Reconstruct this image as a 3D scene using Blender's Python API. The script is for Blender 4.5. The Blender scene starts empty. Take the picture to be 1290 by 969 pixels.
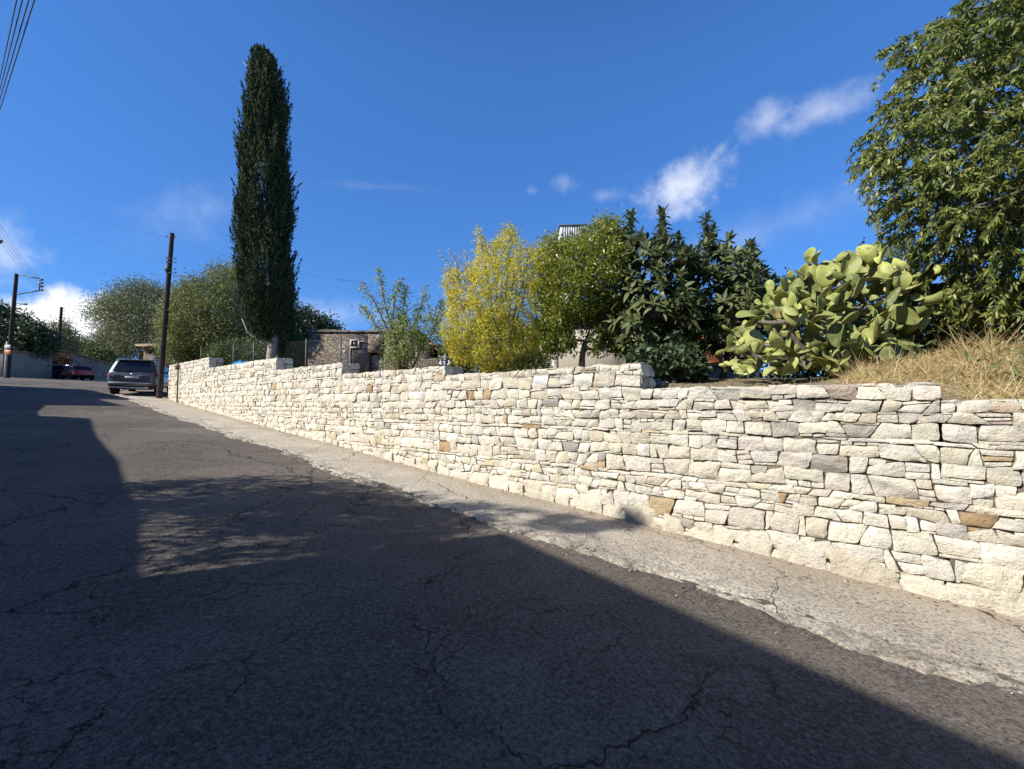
import bpy, math, random
import numpy as np
from mathutils import Vector, Matrix, noise as mnoise
R = math.radians
rng = np.random.default_rng(7)
random.seed(7)
SC = bpy.context.scene
COL = SC.collection

# ------------------------------------------------------------------ camera model and survey helpers
F = 540.0; CX = 645.0; CY = 484.5
PITCH = math.atan((509 - 484.5) / F); EYE = 1.55
cpi, spi = math.cos(PITCH), math.sin(PITCH)

def at(x, y, Y):
    """survey point: sight line through (x, y) of the photograph taken to the distance Y"""
    a = (x - CX) / F; b = (CY - y) / F
    d = np.array([a, cpi - b * spi, spi + b * cpi])
    t = Y / d[1]
    return np.array([d[0] * t, Y, EYE + d[2] * t])

U2 = np.array([-1.2352, 1.0]) / math.hypot(1.2352, 1.0)      # along the wall, uphill
N2 = np.array([U2[1], -U2[0]])                                # into the garden
D0 = 8.893 * N2[0]
B0 = np.array([4.372, 3.66])
def sd(X, Y):
    return (X - B0[0]) * U2[0] + (Y - B0[1]) * U2[1], D0 - (X * N2[0] + Y * N2[1])
def xy(s, d):
    s = np.asarray(s, float); d = np.asarray(d, float)
    return B0[0] + s * U2[0] - d * N2[0], B0[1] + s * U2[1] - d * N2[1]

GS = [-60, -8, -2, .1, .5, 1.2, 1.8, 2.9, 3.4, 4.2, 5, 6.1, 7.6, 9.4, 11, 14, 18.4, 25.3, 29, 33, 40, 50, 60, 70, 100, 160, 400]
GZ = [-3.2, -.75, -.4, -.29, -.262, -.235, -.18, -.11, -.075, -.02, .03, .095, .2, .34, .485, .70, 1.045, 1.62, 1.97, 2.30, 2.80, 3.35, 3.85, 4.3, 5.0, 5.6, 6.0]
def G(s, d):
    """height of the road side ground"""
    return np.interp(s, GS, GZ) + .02 * np.clip(d, -6, 14)
def GXY(X, Y):
    s, d = sd(X, Y); return G(s, d)
WS = [(-7, .51, 1.59), (.51, 3.38, 1.755), (3.38, 7.29, 2.11), (7.29, 11.06, 2.29), (11.06, 14.86, 2.58), (14.86, 21.05, 2.97), (21.05, 26.8, 3.40)]
def garden(s, d):
    e = np.clip(-d - .4, 0, None)
    z = np.interp(s, [-40, -2, .3, .9, 3.2, 4, 8, 12, 16, 21, 26, 40], [1.3, 1.5, 1.53, 1.68, 1.70, 1.78, 1.95, 2.12, 2.35, 2.7, 3.0, 3.6])
    z = z + .24 * np.clip(e, 0, 2.2) * np.clip((1.6 - s) / 1.6, 0, 1)
    return z + .10 * np.clip(e, 0, 3.5) + .03 * np.clip(e - 3.5, 0, 30)
def GD(X, Y):
    s, d = sd(X, Y); return float(garden(s, d))

# ------------------------------------------------------------------ noise
def _h(ix, iy, iz):
    n = (ix * 374761393 + iy * 668265263 + iz * 2147483647 * 3) & 0xFFFFFFFF
    n = ((n ^ (n >> 13)) * 1274126177) & 0xFFFFFFFF
    n = (n ^ (n >> 16))
    return (n & 0xFFFF) / 32767.5 - 1.0
def vn(x, y, z=0.0):
    x = np.asarray(x, float); y = np.asarray(y, float); z = np.asarray(z, float) + np.zeros_like(x)
    x0 = np.floor(x); y0 = np.floor(y); z0 = np.floor(z)
    fx, fy, fz = x - x0, y - y0, z - z0
    fx = fx * fx * (3 - 2 * fx); fy = fy * fy * (3 - 2 * fy); fz = fz * fz * (3 - 2 * fz)
    ix, iy, iz = x0.astype(np.int64), y0.astype(np.int64), z0.astype(np.int64)
    r = 0
    for a in (0, 1):
        for b in (0, 1):
            for c in (0, 1):
                w = (fx if a else 1 - fx) * (fy if b else 1 - fy) * (fz if c else 1 - fz)
                r = r + w * _h(ix + a, iy + b, iz + c)
    return r
def fbm(x, y, z=0.0, o=3):
    r = 0; A = 1.0
    for i in range(o):
        r = r + A * vn(np.asarray(x) * 2 ** i + 17.3 * i, np.asarray(y) * 2 ** i - 9.1 * i, np.asarray(z) * 2 ** i + 3.7 * i); A *= .5
    return r

# ------------------------------------------------------------------ objects
def tagit(o, label=None, cat=None, group=None, kind=None):
    if label: o['label'] = label
    if cat: o['category'] = cat
    if group: o['group'] = group
    if kind: o['kind'] = kind
    return o
def thing(name, label, cat, loc=(0, 0, 0), rotz=0.0, group=None):
    o = bpy.data.objects.new(name, None); COL.objects.link(o)
    o.empty_display_size = .2
    o.location = [float(v) for v in loc]; o.rotation_euler = (0, 0, rotz)
    return tagit(o, label, cat, group)
def mesh(name, V, Q, mat=None, parent=None, world=True, smooth=False, attrs=None, T=None, sharp=None, col=None):
    """one mesh object. V (n,3); Q quads (m,4); T triangles; world: V is in world space, moved under its thing"""
    V = np.asarray(V, np.float32).reshape(-1, 3)
    if parent is not None and world:
        p = parent
        L = np.array(p.location, np.float32)
        while p.parent is not None:
            p = p.parent; L = L + np.array(p.location, np.float32)
        V = V - L
    Q = np.zeros((0, 4), np.int32) if Q is None else np.asarray(Q, np.int32).reshape(-1, 4)
    T = np.zeros((0, 3), np.int32) if T is None else np.asarray(T, np.int32).reshape(-1, 3)
    me = bpy.data.meshes.new(name)
    me.vertices.add(len(V)); me.vertices.foreach_set('co', np.ascontiguousarray(V).ravel())
    nl = Q.size + T.size
    me.loops.add(nl); me.loops.foreach_set('vertex_index', np.concatenate([Q.ravel(), T.ravel()]).astype(np.int32))
    npoly = len(Q) + len(T)
    me.polygons.add(npoly)
    st = np.concatenate([np.arange(len(Q)) * 4, Q.size + np.arange(len(T)) * 3]).astype(np.int32)
    me.polygons.foreach_set('loop_start', st)
    me.update(calc_edges=True); me.validate()
    if smooth: me.polygons.foreach_set('use_smooth', np.ones(npoly, bool))
    if sharp: me.set_sharp_from_angle(angle=R(sharp))
    for k, v in (attrs or {}).items():
        a = me.attributes.new(k, 'FLOAT', 'POINT'); a.data.foreach_set('value', np.asarray(v, np.float32))
    if col is not None:
        a = me.attributes.new('stone_colour', 'FLOAT_COLOR', 'POINT')
        c = np.ones((len(V), 4), np.float32); c[:, :3] = col; a.data.foreach_set('color', c.ravel())
    if mat is not None: me.materials.append(mat)
    o = bpy.data.objects.new(name, me); COL.objects.link(o)
    if parent is not None: o.parent = parent
    return o

class MB:
    """collects shapes for ONE mesh"""
    def __init__(s): s.V = []; s.Q = []; s.T = []; s.n = 0
    def add(s, V, Q=None, T=None):
        V = np.asarray(V, float).reshape(-1, 3)
        s.V.append(V)
        if Q is not None and len(Q): s.Q.append(np.asarray(Q).reshape(-1, 4) + s.n)
        if T is not None and len(T): s.T.append(np.asarray(T).reshape(-1, 3) + s.n)
        s.n += len(V); return s
    def box(s, x0, x1, y0, y1, z0, z1, bev=0.0, M=None):
        if bev <= 0:
            V = np.array([[x, y, z] for z in (z0, z1) for y in (y0, y1) for x in (x0, x1)], float)
            Q = [(0, 2, 3, 1), (4, 5, 7, 6), (0, 1, 5, 4), (2, 6, 7, 3), (0, 4, 6, 2), (1, 3, 7, 5)]
        else:
            b = min(bev, .49 * min(x1 - x0, y1 - y0, z1 - z0)); V = []; Q = []
            ring = lambda i, z: [(x0 + i + b, y0 + i, z), (x1 - i - b, y0 + i, z), (x1 - i, y0 + i + b, z), (x1 - i, y1 - i - b, z), (x1 - i - b, y1 - i, z), (x0 + i + b, y1 - i, z), (x0 + i, y1 - i - b, z), (x0 + i, y0 + i + b, z)]
            V = np.array(ring(b, z0) + ring(0, z0 + b) + ring(0, z1 - b) + ring(b, z1), float)
            for k in range(3):
                for i in range(8):
                    j = (i + 1) % 8; Q.append((k * 8 + i, k * 8 + j, k * 8 + 8 + j, k * 8 + 8 + i))
            for o, f in ((0, 1), (24, 0)):
                q = [(0, 1, 2, 7), (7, 2, 3, 6), (6, 3, 4, 5)]
                for a in q:
                    a = tuple(o + i for i in a); Q.append(a[::-1] if f else a)
        if M is not None: V = np.array([M @ Vector(v) for v in V])
        return s.add(V, Q)
    def tube(s, P, r, n=8, cap=True):
        P = np.asarray(P, float); r = np.broadcast_to(np.asarray(r, float), (len(P),))
        d = np.gradient(P, axis=0); d /= np.linalg.norm(d, axis=1)[:, None] + 1e-9
        up = np.array([0, 0, 1.0]) if abs(d[0][2]) < .9 else np.array([1.0, 0, 0])
        V = []
        for i in range(len(P)):
            a = np.cross(d[i], up); a /= np.linalg.norm(a) + 1e-9; b = np.cross(d[i], a); up = -np.cross(d[i], a) if False else up
            t = np.arange(n) * 2 * math.pi / n
            V.append(P[i] + r[i] * (np.cos(t)[:, None] * a + np.sin(t)[:, None] * b))
        V = np.concatenate(V); Q = []; T = []
        for i in range(len(P) - 1):
            for k in range(n):
                j = (k + 1) % n; Q.append((i * n + k, i * n + j, i * n + n + j, i * n + n + k))
        if cap:
            V = np.concatenate([V, P[:1], P[-1:]]); e = len(P) * n; o = (len(P) - 1) * n
            for k in range(n):
                j = (k + 1) % n; T.append((e, j, k)); T.append((e + 1, o + k, o + j))
        return s.add(V, Q, T)
    def quad(s, a, b, c, d): return s.add([a, b, c, d], [(0, 1, 2, 3)])
    def grid(s, P):
        """P (n,m,3)"""
        n, m = P.shape[:2]; I = np.arange(n * m).reshape(n, m)
        return s.add(P.reshape(-1, 3), np.stack([I[:-1, :-1], I[1:, :-1], I[1:, 1:], I[:-1, 1:]], -1).reshape(-1, 4))
    def prism(s, pts, v):
        """polygon pts (convex, in order) swept by v"""
        P = np.asarray(pts, float); n = len(P); V = np.concatenate([P, P + np.asarray(v, float), [P.mean(0)], [P.mean(0) + v]])
        Q = [(i, (i + 1) % n, n + (i + 1) % n, n + i) for i in range(n)]
        T = [(2 * n, (i + 1) % n, i) for i in range(n)] + [(2 * n + 1, n + i, n + (i + 1) % n) for i in range(n)]
        return s.add(V, Q, T)
    def blob(s, c, rad, M=None, nu=14, nv=9, nz=0.0, seed=0.0):
        u = np.linspace(0, 2 * math.pi, nu + 1)[:-1]; v = np.linspace(-math.pi / 2, math.pi / 2, nv)
        uu, vv = np.meshgrid(u, v, indexing='ij')
        P = np.stack([np.cos(vv) * np.cos(uu), np.cos(vv) * np.sin(uu), np.sin(vv)], -1)
        if nz: P = P * (1 + nz * fbm(P[..., 0] * 1.7 + seed, P[..., 1] * 1.7, P[..., 2] * 1.7))[..., None]
        P = P * np.asarray(rad, float)
        if M is not None: P = P @ np.array(M).T
        P = P + np.asarray(c, float)
        I = np.arange(nu * nv).reshape(nu, nv); J = np.roll(I, -1, 0)
        return s.add(P.reshape(-1, 3), np.stack([I[:, :-1], J[:, :-1], J[:, 1:], I[:, 1:]], -1).reshape(-1, 4))
    def cyl(s, a, b, r, n=16): return s.tube([a, b], r, n)
    def build(s, name, mat, parent=None, world=True, smooth=False, sharp=None, attrs=None):
        return mesh(name, np.concatenate(s.V), np.concatenate(s.Q) if s.Q else None, mat, parent, world, smooth, attrs, np.concatenate(s.T) if s.T else None, sharp)

# ------------------------------------------------------------------ materials
class NT:
    def __init__(s, name):
        s.m = bpy.data.materials.new(name); s.m.use_nodes = True; s.t = s.m.node_tree; s.N = s.t.nodes; s.L = s.t.links
        s.b = s.N['Principled BSDF']; s.out = s.N['Material Output']
    def n(s, ty, **kw):
        nd = s.N.new(ty)
        for k, v in kw.items():
            if k.startswith('i_'):
                k = k[2:]; k = int(k) if k.isdigit() else k.replace('_', ' ')
                s.set(nd.inputs[k], v)
            else: setattr(nd, k, v)
        return nd
    def set(s, sock, v):
        if isinstance(v, bpy.types.NodeSocket): s.L.new(v, sock)
        elif isinstance(v, (tuple, list)) and len(v) == 3 and sock.type == 'RGBA': sock.default_value = (*v, 1)
        else: sock.default_value = v
    def noise(s, vec, scale, detail=4, rough=.55, dist=0.0):
        return s.n('ShaderNodeTexNoise', i_Vector=vec, i_Scale=scale, i_Detail=detail, i_Roughness=rough, i_Distortion=dist).outputs[0]
    def ramp(s, f, a, b, lo=0.0, hi=1.0):
        return s.n('ShaderNodeMapRange', interpolation_type='SMOOTHSTEP', i_Value=f, i_1=a, i_2=b, i_3=lo, i_4=hi).outputs[0]
    def mix(s, f, a, b, mode='MIX'):
        nd = s.N.new('ShaderNodeMix'); nd.data_type = 'RGBA'; nd.blend_type = mode; nd.clamp_factor = True
        s.set(nd.inputs[0], f); s.set(nd.inputs[6], a); s.set(nd.inputs[7], b); return nd.outputs[2]
    def math(s, op, a, b=0.0, c=None):
        nd = s.N.new('ShaderNodeMath'); nd.operation = op; s.set(nd.inputs[0], a); s.set(nd.inputs[1], b)
        if c is not None: s.set(nd.inputs[2], c)
        return nd.outputs[0]
    def vm(s, op, a, b=None):
        nd = s.N.new('ShaderNodeVectorMath'); nd.operation = op; s.set(nd.inputs[0], a)
        if b is not None: s.set(nd.inputs[1], b)
        return nd.outputs[1] if op in ('DOT_PRODUCT', 'LENGTH', 'DISTANCE') else nd.outputs[0]
    def pos(s): return s.n('ShaderNodeNewGeometry').outputs['Position']
    def obj(s): return s.n('ShaderNodeTexCoord').outputs['Object']
    def attr(s, name, out='Fac'): return s.n('ShaderNodeAttribute', attribute_name=name).outputs[out]
    def bump(s, h, strength=.5, dist=.02, normal=None):
        nd = s.n('ShaderNodeBump', i_Strength=strength, i_Distance=dist, i_Height=h)
        if normal is not None: s.L.new(normal, nd.inputs['Normal'])
        return nd.outputs[0]
    def base(s, c, rough=.8, spec=.3, metal=0.0, normal=None):
        s.set(s.b.inputs['Base Color'], c); s.set(s.b.inputs['Roughness'], rough); s.set(s.b.inputs['Specular IOR Level'], spec); s.set(s.b.inputs['Metallic'], metal)
        if normal is not None: s.L.new(normal, s.b.inputs['Normal'])
        return s.m

_pm = {}
def plain(name, c, rough=.6, spec=.3, metal=0.0, var=.25, scale=6.0, bump=0.0):
    """paint, metal or wood with a little wear"""
    if name in _pm: return _pm[name]
    t = NT(name); o = t.obj(); f = t.noise(o, scale, 5, .6)
    c2 = tuple(min(1, x * (1 + var)) for x in c); c1 = tuple(x * (1 - var) for x in c)
    nrm = t.bump(t.noise(o, scale * 6, 3), bump, .01) if bump else None
    t.base(t.mix(t.ramp(f, .3, .7), c1, c2), t.ramp(f, .2, .8, rough * .85, min(1, rough * 1.15)), spec, metal, nrm)
    _pm[name] = t.m; return t.m

def leafmat(name, ca, cb, cc=None, rough=.5, spec=.35, trans=.25, tcol=None):
    t = NT(name); r = t.attr('leaf_tone')
    c = t.mix(t.ramp(r, 0, .62), ca, cb)
    if cc: c = t.mix(t.ramp(r, .8, 1.0), c, cc)
    c = t.mix(t.math('MULTIPLY', t.noise(t.obj(), 1.6, 2), .3), c, tuple(.6 * x for x in ca))
    t.base(c, rough, spec)
    tr = t.n('ShaderNodeBsdfTranslucent', i_Color=t.mix(.5, c, tcol or tuple(min(1, 1.4 * x) for x in cb)))
    mx = t.n('ShaderNodeMixShader', i_0=trans, i_1=t.b.outputs[0], i_2=tr.outputs[0])
    t.L.new(mx.outputs[0], t.out.inputs[0]); return t.m

def barkmat(name, c, c2):
    t = NT(name); o = t.obj()
    mp = t.n('ShaderNodeMapping', i_Vector=o); mp.inputs['Scale'].default_value = (9, 9, 1.6)
    f = t.noise(mp.outputs[0], 3, 6, .65)
    return t.base(t.mix(t.ramp(f, .35, .65), c, c2), .9, .2, 0, t.bump(f, .7, .03))

def m_stone():
    t = NT('limestone'); p = t.pos(); c = t.attr('stone_colour', 'Color')
    f1 = t.noise(p, 5.5, 6, .62, .4); f2 = t.noise(p, 26, 5, .65); f3 = t.noise(p, 110, 3, .6)
    c = t.mix(t.ramp(f1, .48, .78, 0, .45), c, (.60, .49, .31))
    c = t.mix(t.ramp(f2, .52, .78, 0, .40), c, (.28, .25, .205))
    c = t.mix(t.ramp(f2, .22, .42, .25, 0), c, (.78, .76, .70))
    c = t.mix(t.ramp(f3, .56, .72, 0, .40), c, (.22, .195, .16))
    f4 = t.noise(t.vm('ADD', p, (7, 3, 1)), 1.7, 6, .7, .6); f5 = t.noise(p, 3.1, 5, .7)
    c = t.mix(t.ramp(f4, .54, .70, 0, .32), c, (.40, .36, .30))
    c = t.mix(t.ramp(f5, .60, .72, 0, .35), c, (.62, .50, .33))
    h = t.math('ADD', t.math('MULTIPLY', f2, .6), t.math('ADD', t.math('MULTIPLY', f3, .22), t.math('MULTIPLY', f1, .5)))
    return t.base(c, .92, .15, 0, t.bump(h, 1.0, .06))
def m_mortar():
    t = NT('joint_mortar'); p = t.pos(); f = t.noise(p, 40, 4, .6)
    return t.base(t.mix(f, (.10, .085, .065), (.24, .205, .16)), .95, .1, 0, t.bump(f, .8, .02))
def m_render(name, c):
    t = NT(name); p = t.pos(); f = t.noise(p, 1.1, 5, .6); g = t.noise(p, 22, 4, .6)
    mp = t.n('ShaderNodeMapping', i_Vector=p); mp.inputs['Scale'].default_value = (3, 3, .35)
    st = t.noise(mp.outputs[0], 1.0, 4, .6)
    c1 = t.mix(t.ramp(f, .3, .7), tuple(.82 * x for x in c), c); c1 = t.mix(t.ramp(st, .55, .75, 0, .4), c1, tuple(.55 * x for x in c))
    return t.base(c1, .92, .15, 0, t.bump(g, .4, .01))
# ------------------------------------------------------------------ ground, road, pavement
def crackmask(t, p, scale, width, warp, seed):
    """thin wandering cracks: distance to voronoi edges in warped coordinates"""
    w = t.n('ShaderNodeTexNoise', i_Vector=p, i_Scale=scale * 2.2, i_Detail=5, i_Roughness=.65).outputs['Color']
    q = t.vm('ADD', t.vm('ADD', p, (seed, seed * .7, 0)), t.vm('MULTIPLY', t.vm('SUBTRACT', w, (.5, .5, .5)), (warp, warp, 0)))
    v = t.n('ShaderNodeTexVoronoi', feature='DISTANCE_TO_EDGE', i_Vector=t.vm('MULTIPLY', q, (1, 1, .02)), i_Scale=scale)
    return t.math('SUBTRACT', 1.0, t.ramp(v.outputs['Distance'], 0, width * scale))

def m_asphalt():
    t = NT('worn_asphalt'); p = t.pos()
    big = t.noise(p, .35, 4, .6); mid = t.noise(p, 2.2, 5, .6); fine = t.noise(p, 36, 5, .82)
    agg = t.n('ShaderNodeTexVoronoi', i_Vector=p, i_Scale=120.0)
    c = t.mix(t.ramp(big, .38, .62), (.135, .110, .087), (.225, .186, .148))
    c = t.mix(t.ramp(mid, .46, .66, 0, .45), c, (.105, .089, .075))
    pat = t.n('ShaderNodeTexVoronoi', i_Vector=t.vm('ADD', p, t.vm('MULTIPLY', t.n('ShaderNodeTexNoise', i_Vector=p, i_Scale=1.2, i_Detail=4).outputs['Color'], (.7, .7, 0))), i_Scale=.30); sp2 = t.n('ShaderNodeSeparateColor'); t.L.new(pat.outputs['Color'], sp2.inputs[0])
    c = t.mix(t.ramp(sp2.outputs[0], .55, .60, 0, .38), c, (.235, .20, .17)); c = t.mix(t.ramp(sp2.outputs[1], .70, .74, 0, .35), c, (.085, .072, .062))
    c = t.mix(t.ramp(fine, .515, .61, 0, .65), c, (.34, .31, .28))
    c = t.mix(t.ramp(fine, .40, .485, .7, 0), c, (.030, .027, .026))
    sep = t.n('ShaderNodeSeparateColor'); t.L.new(agg.outputs['Color'], sep.inputs[0])
    c = t.mix(t.math('MULTIPLY', t.ramp(sep.outputs[0], .86, .98), .6), c, (.24, .225, .21))
    k1 = t.math('MULTIPLY', crackmask(t, p, .33, .013, 1.1, 3.1), t.ramp(t.noise(p, .5, 2), .40, .52))
    k2 = t.math('MULTIPLY', crackmask(t, p, 1.1, .009, .55, 8.4), t.ramp(t.noise(p, .42, 3), .48, .58))
    k3 = t.math('MULTIPLY', crackmask(t, p, 3.0, .006, .25, 1.7), t.ramp(t.noise(t.vm('ADD', p, (9, 4, 0)), .55, 3), .50, .60))
    k = t.math('MAXIMUM', k1, t.math('MAXIMUM', t.math('MULTIPLY', k2, .9), t.math('MULTIPLY', k3, .8)))
    c = t.mix(t.math('MULTIPLY', k, .92), c, (.014, .012, .011))
    spot = t.ramp(t.noise(t.vm('ADD', p, (3.3, 1.2, 0)), 1.25, 2, .5), .70, .76)
    c = t.mix(t.math('MULTIPLY', spot, .7), c, (.022, .020, .020))
    h = t.math('ADD', t.math('MULTIPLY', agg.outputs['Distance'], -.55), t.math('ADD', t.math('MULTIPLY', fine, .9), t.math('MULTIPLY', k, -1.6)))
    return t.base(c, .88, .25, 0, t.bump(h, 1.0, .022))

def m_concrete():
    t = NT('weathered_concrete'); p = t.pos(); dd = t.attr('from_wall')
    big = t.noise(p, .8, 4, .6); mid = t.noise(p, 5, 5, .65); fine = t.noise(p, 38, 5, .8)
    c = t.mix(t.ramp(big, .35, .68), (.46, .40, .315), (.62, .55, .445))
    c = t.mix(t.ramp(mid, .5, .8, 0, .5), c, (.20, .175, .14))
    c = t.mix(t.ramp(fine, .40, .485, .8, 0), c, (.11, .095, .078))
    c = t.mix(t.ramp(fine, .52, .61, 0, .7), c, (.72, .66, .56))
    dirt = t.math('MULTIPLY', t.ramp(t.math('ADD', dd, t.math('MULTIPLY', t.math('SUBTRACT', mid, .5), .55)), .12, .55, 1, 0), .6)
    c = t.mix(dirt, c, (.42, .335, .24))
    edge = t.ramp(t.math('ADD', dd, t.math('MULTIPLY', t.math('SUBTRACT', mid, .5), .5)), 1.18, 1.5)
    c = t.mix(t.math('MULTIPLY', edge, t.ramp(mid, .46, .60, 0, .5)), c, (.20, .175, .15))
    k1 = t.math('MULTIPLY', crackmask(t, p, .55, .010, .9, 5.2), t.ramp(t.noise(p, .7, 2), .40, .55))
    k2 = t.math('MULTIPLY', crackmask(t, p, 2.4, .006, .3, 2.2), t.math('MULTIPLY', edge, t.ramp(t.noise(p, .9, 2), .45, .55)))
    k = t.math('MAXIMUM', k1, k2)
    c = t.mix(t.math('MULTIPLY', k, .85), c, (.035, .03, .025))
    h = t.math('ADD', t.math('MULTIPLY', fine, .9), t.math('ADD', t.math('MULTIPLY', mid, .6), t.math('MULTIPLY', k, -1.2)))
    return t.base(c, .92, .15, 0, t.bump(h, 1.0, .025))

def m_earth(name, a, b, c3=(.30, .22, .12)):
    t = NT(name); p = t.pos(); f = t.noise(p, .5, 6, .6); g = t.noise(p, 9, 6, .7)
    c = t.mix(t.ramp(f, .35, .65), a, b); c = t.mix(t.ramp(g, .45, .75, 0, .7), c, c3); c = t.mix(t.ramp(g, .2, .42, .6, 0), c, tuple(.4 * x for x in a))
    return t.base(c, .95, .1, 0, t.bump(g, 1, .06))

def spaced(*segs):
    r = []
    for a, b, st in segs: r += list(np.arange(a, b - 1e-6, st))
    r.append(segs[-1][1]); return np.array(sorted(set(np.round(r, 4))))

M_EARTH = m_earth('dry_stony_soil', (.20, .155, .10), (.27, .22, .15))
# one sheet to the horizon; the garden terrace step hides inside the thickness of the wall
ss = spaced((-420, -60, 60), (-60, -10, 5), (-10, 27, .6), (27.0, 60, 1.5), (60, 120, 6), (120, 520, 40))
ds = np.array([-420, -300, -200, -120, -70, -45, -30, -22, -16, -12, -9, -7, -5.5, -4.5, -3.6, -2.9, -2.3, -1.8, -1.3, -.9, -.6, -.4, -.36, -.14, 0, 1, 2, 4, 6, 9, 12, 16, 24, 40, 80, 160, 300, 420])
S, D = np.meshgrid(ss, ds, indexing='ij')
X, Y = xy(S, D)
low = G(S, D); high = garden(S, np.minimum(D, -.4))
w = ((D <= -.3) & (S < 26.6)).astype(float)
Z = low * (1 - w) + high * w
Z = Z + np.where(D < -2, .05 * fbm(X * .6, Y * .6), 0) + np.where((D < -20) | (D > 24), .5 * fbm(X * .03, Y * .03), 0) - .05 * (D > -.2)
mb = MB(); mb.grid(np.stack([X, Y, Z], -1))
tagit(mb.build('ground', M_EARTH, smooth=True), kind='structure')

# asphalt
def rag(s):
    return 1.55 + .10 * fbm(s * .9, s * 0 + 2.2) * 1.0 + .045 * fbm(s * 5, s * 0 + 7.1) + .02 * vn(s * 21, s * 0)
ss = spaced((-12, -1.5, .5), (-1.5, 13, .12), (13, 30, .4), (30, 130, 2))
dn = np.array([0, .03, .08, .15, .25, .4, .6, .8, 1.0])
S, T_ = np.meshgrid(ss, dn, indexing='ij')
inner = np.where(ss < 26, 1.2, np.where(ss < 45, 1.2 - (ss - 26) * .30, -4.5))[:, None]
outer = np.where(ss < 30, 9.4, 9.4 + np.clip(ss - 30, 0, 20) * .5)[:, None]
D = inner + (outer - inner) * T_
X, Y = xy(S, D)
Z = G(S, D) + .004 + .012 * fbm(X * .9, Y * .9) * (np.abs(S - 5) < 9)
mb = MB(); mb.grid(np.stack([X, Y, Z], -1))
tagit(mb.build('road', m_asphalt(), smooth=True), kind='structure')

# concrete pavement strip with a crumbled outer lip
ss = spaced((-10, -1.5, .2), (-1.5, 9, .03), (9, 14, .06), (14, 30.0, .2))
rr = rag(ss)
dn = np.concatenate([np.linspace(0, .55, 8)[:-1], np.linspace(.55, 1, 34), [1.0]])
S, T_ = np.meshgrid(ss, dn, indexing='ij')
D = -.08 + (rr[:, None] + .08) * T_
D[:, :-1] += .0
X, Y = xy(S, D)
cr = np.clip((D - (rr[:, None] - .42)) / .42, 0, 1)                     # how crumbled
lump = fbm(X * 9, Y * 9, 0, 4); lump2 = fbm(X * 26, Y * 26, 4.0, 3)
Z = G(S, D) + .030 + .006 * fbm(X * 2, Y * 2) - cr * .006
Z += cr * (.020 * lump + .014 * lump2)
brk = fbm(S * 1.3, D * 7 + 3, 2.0, 3)
Z -= .028 * np.clip((brk - .25) * 5, 0, 1) * np.clip(cr * 2, 0, 1)
Z[:, -1] = G(S, D)[:, -1] - .02
mb = MB(); mb.grid(np.stack([X, Y, Z], -1))
o = mb.build('pavement', m_concrete(), smooth=True, attrs={'from_wall': np.clip(D, 0, 3).ravel()})
o.data.set_sharp_from_angle(angle=R(45)); tagit(o, kind='structure')

# driveway apron beyond the end of the wall
ss = spaced((27.2, 40, .6)); dn = np.linspace(0, 1, 8)
S, T_ = np.meshgrid(ss, dn, indexing='ij'); hi = np.where(ss < 31, 1.2, 1.2 - (ss - 31) * .34)[:, None]
D = -7 + (hi + 7) * T_; X, Y = xy(S, D); Z = G(S, D) + .016
mb = MB(); mb.grid(np.stack([X, Y, Z], -1))
tagit(mb.build('driveway_apron', m_earth('dusty_concrete', (.24, .21, .17), (.32, .28, .22)), smooth=True), kind='structure')
# painted white edge line
ss = np.linspace(26.4, 43, 60); off = np.where(ss < 31, 1.36, 1.36 - (ss - 31) * .30)
mb = MB(); L = []
for k in (0, .11):
    x, y = xy(ss, off + k); L.append(np.stack([x, y, G(ss, off + k) + .022], -1))
mb.grid(np.stack(L, 1)); tagit(mb.build('road_marking', plain('worn_white_paint', (.62, .61, .58), .8, .2, 0, .25, 9)), kind='structure')

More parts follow.
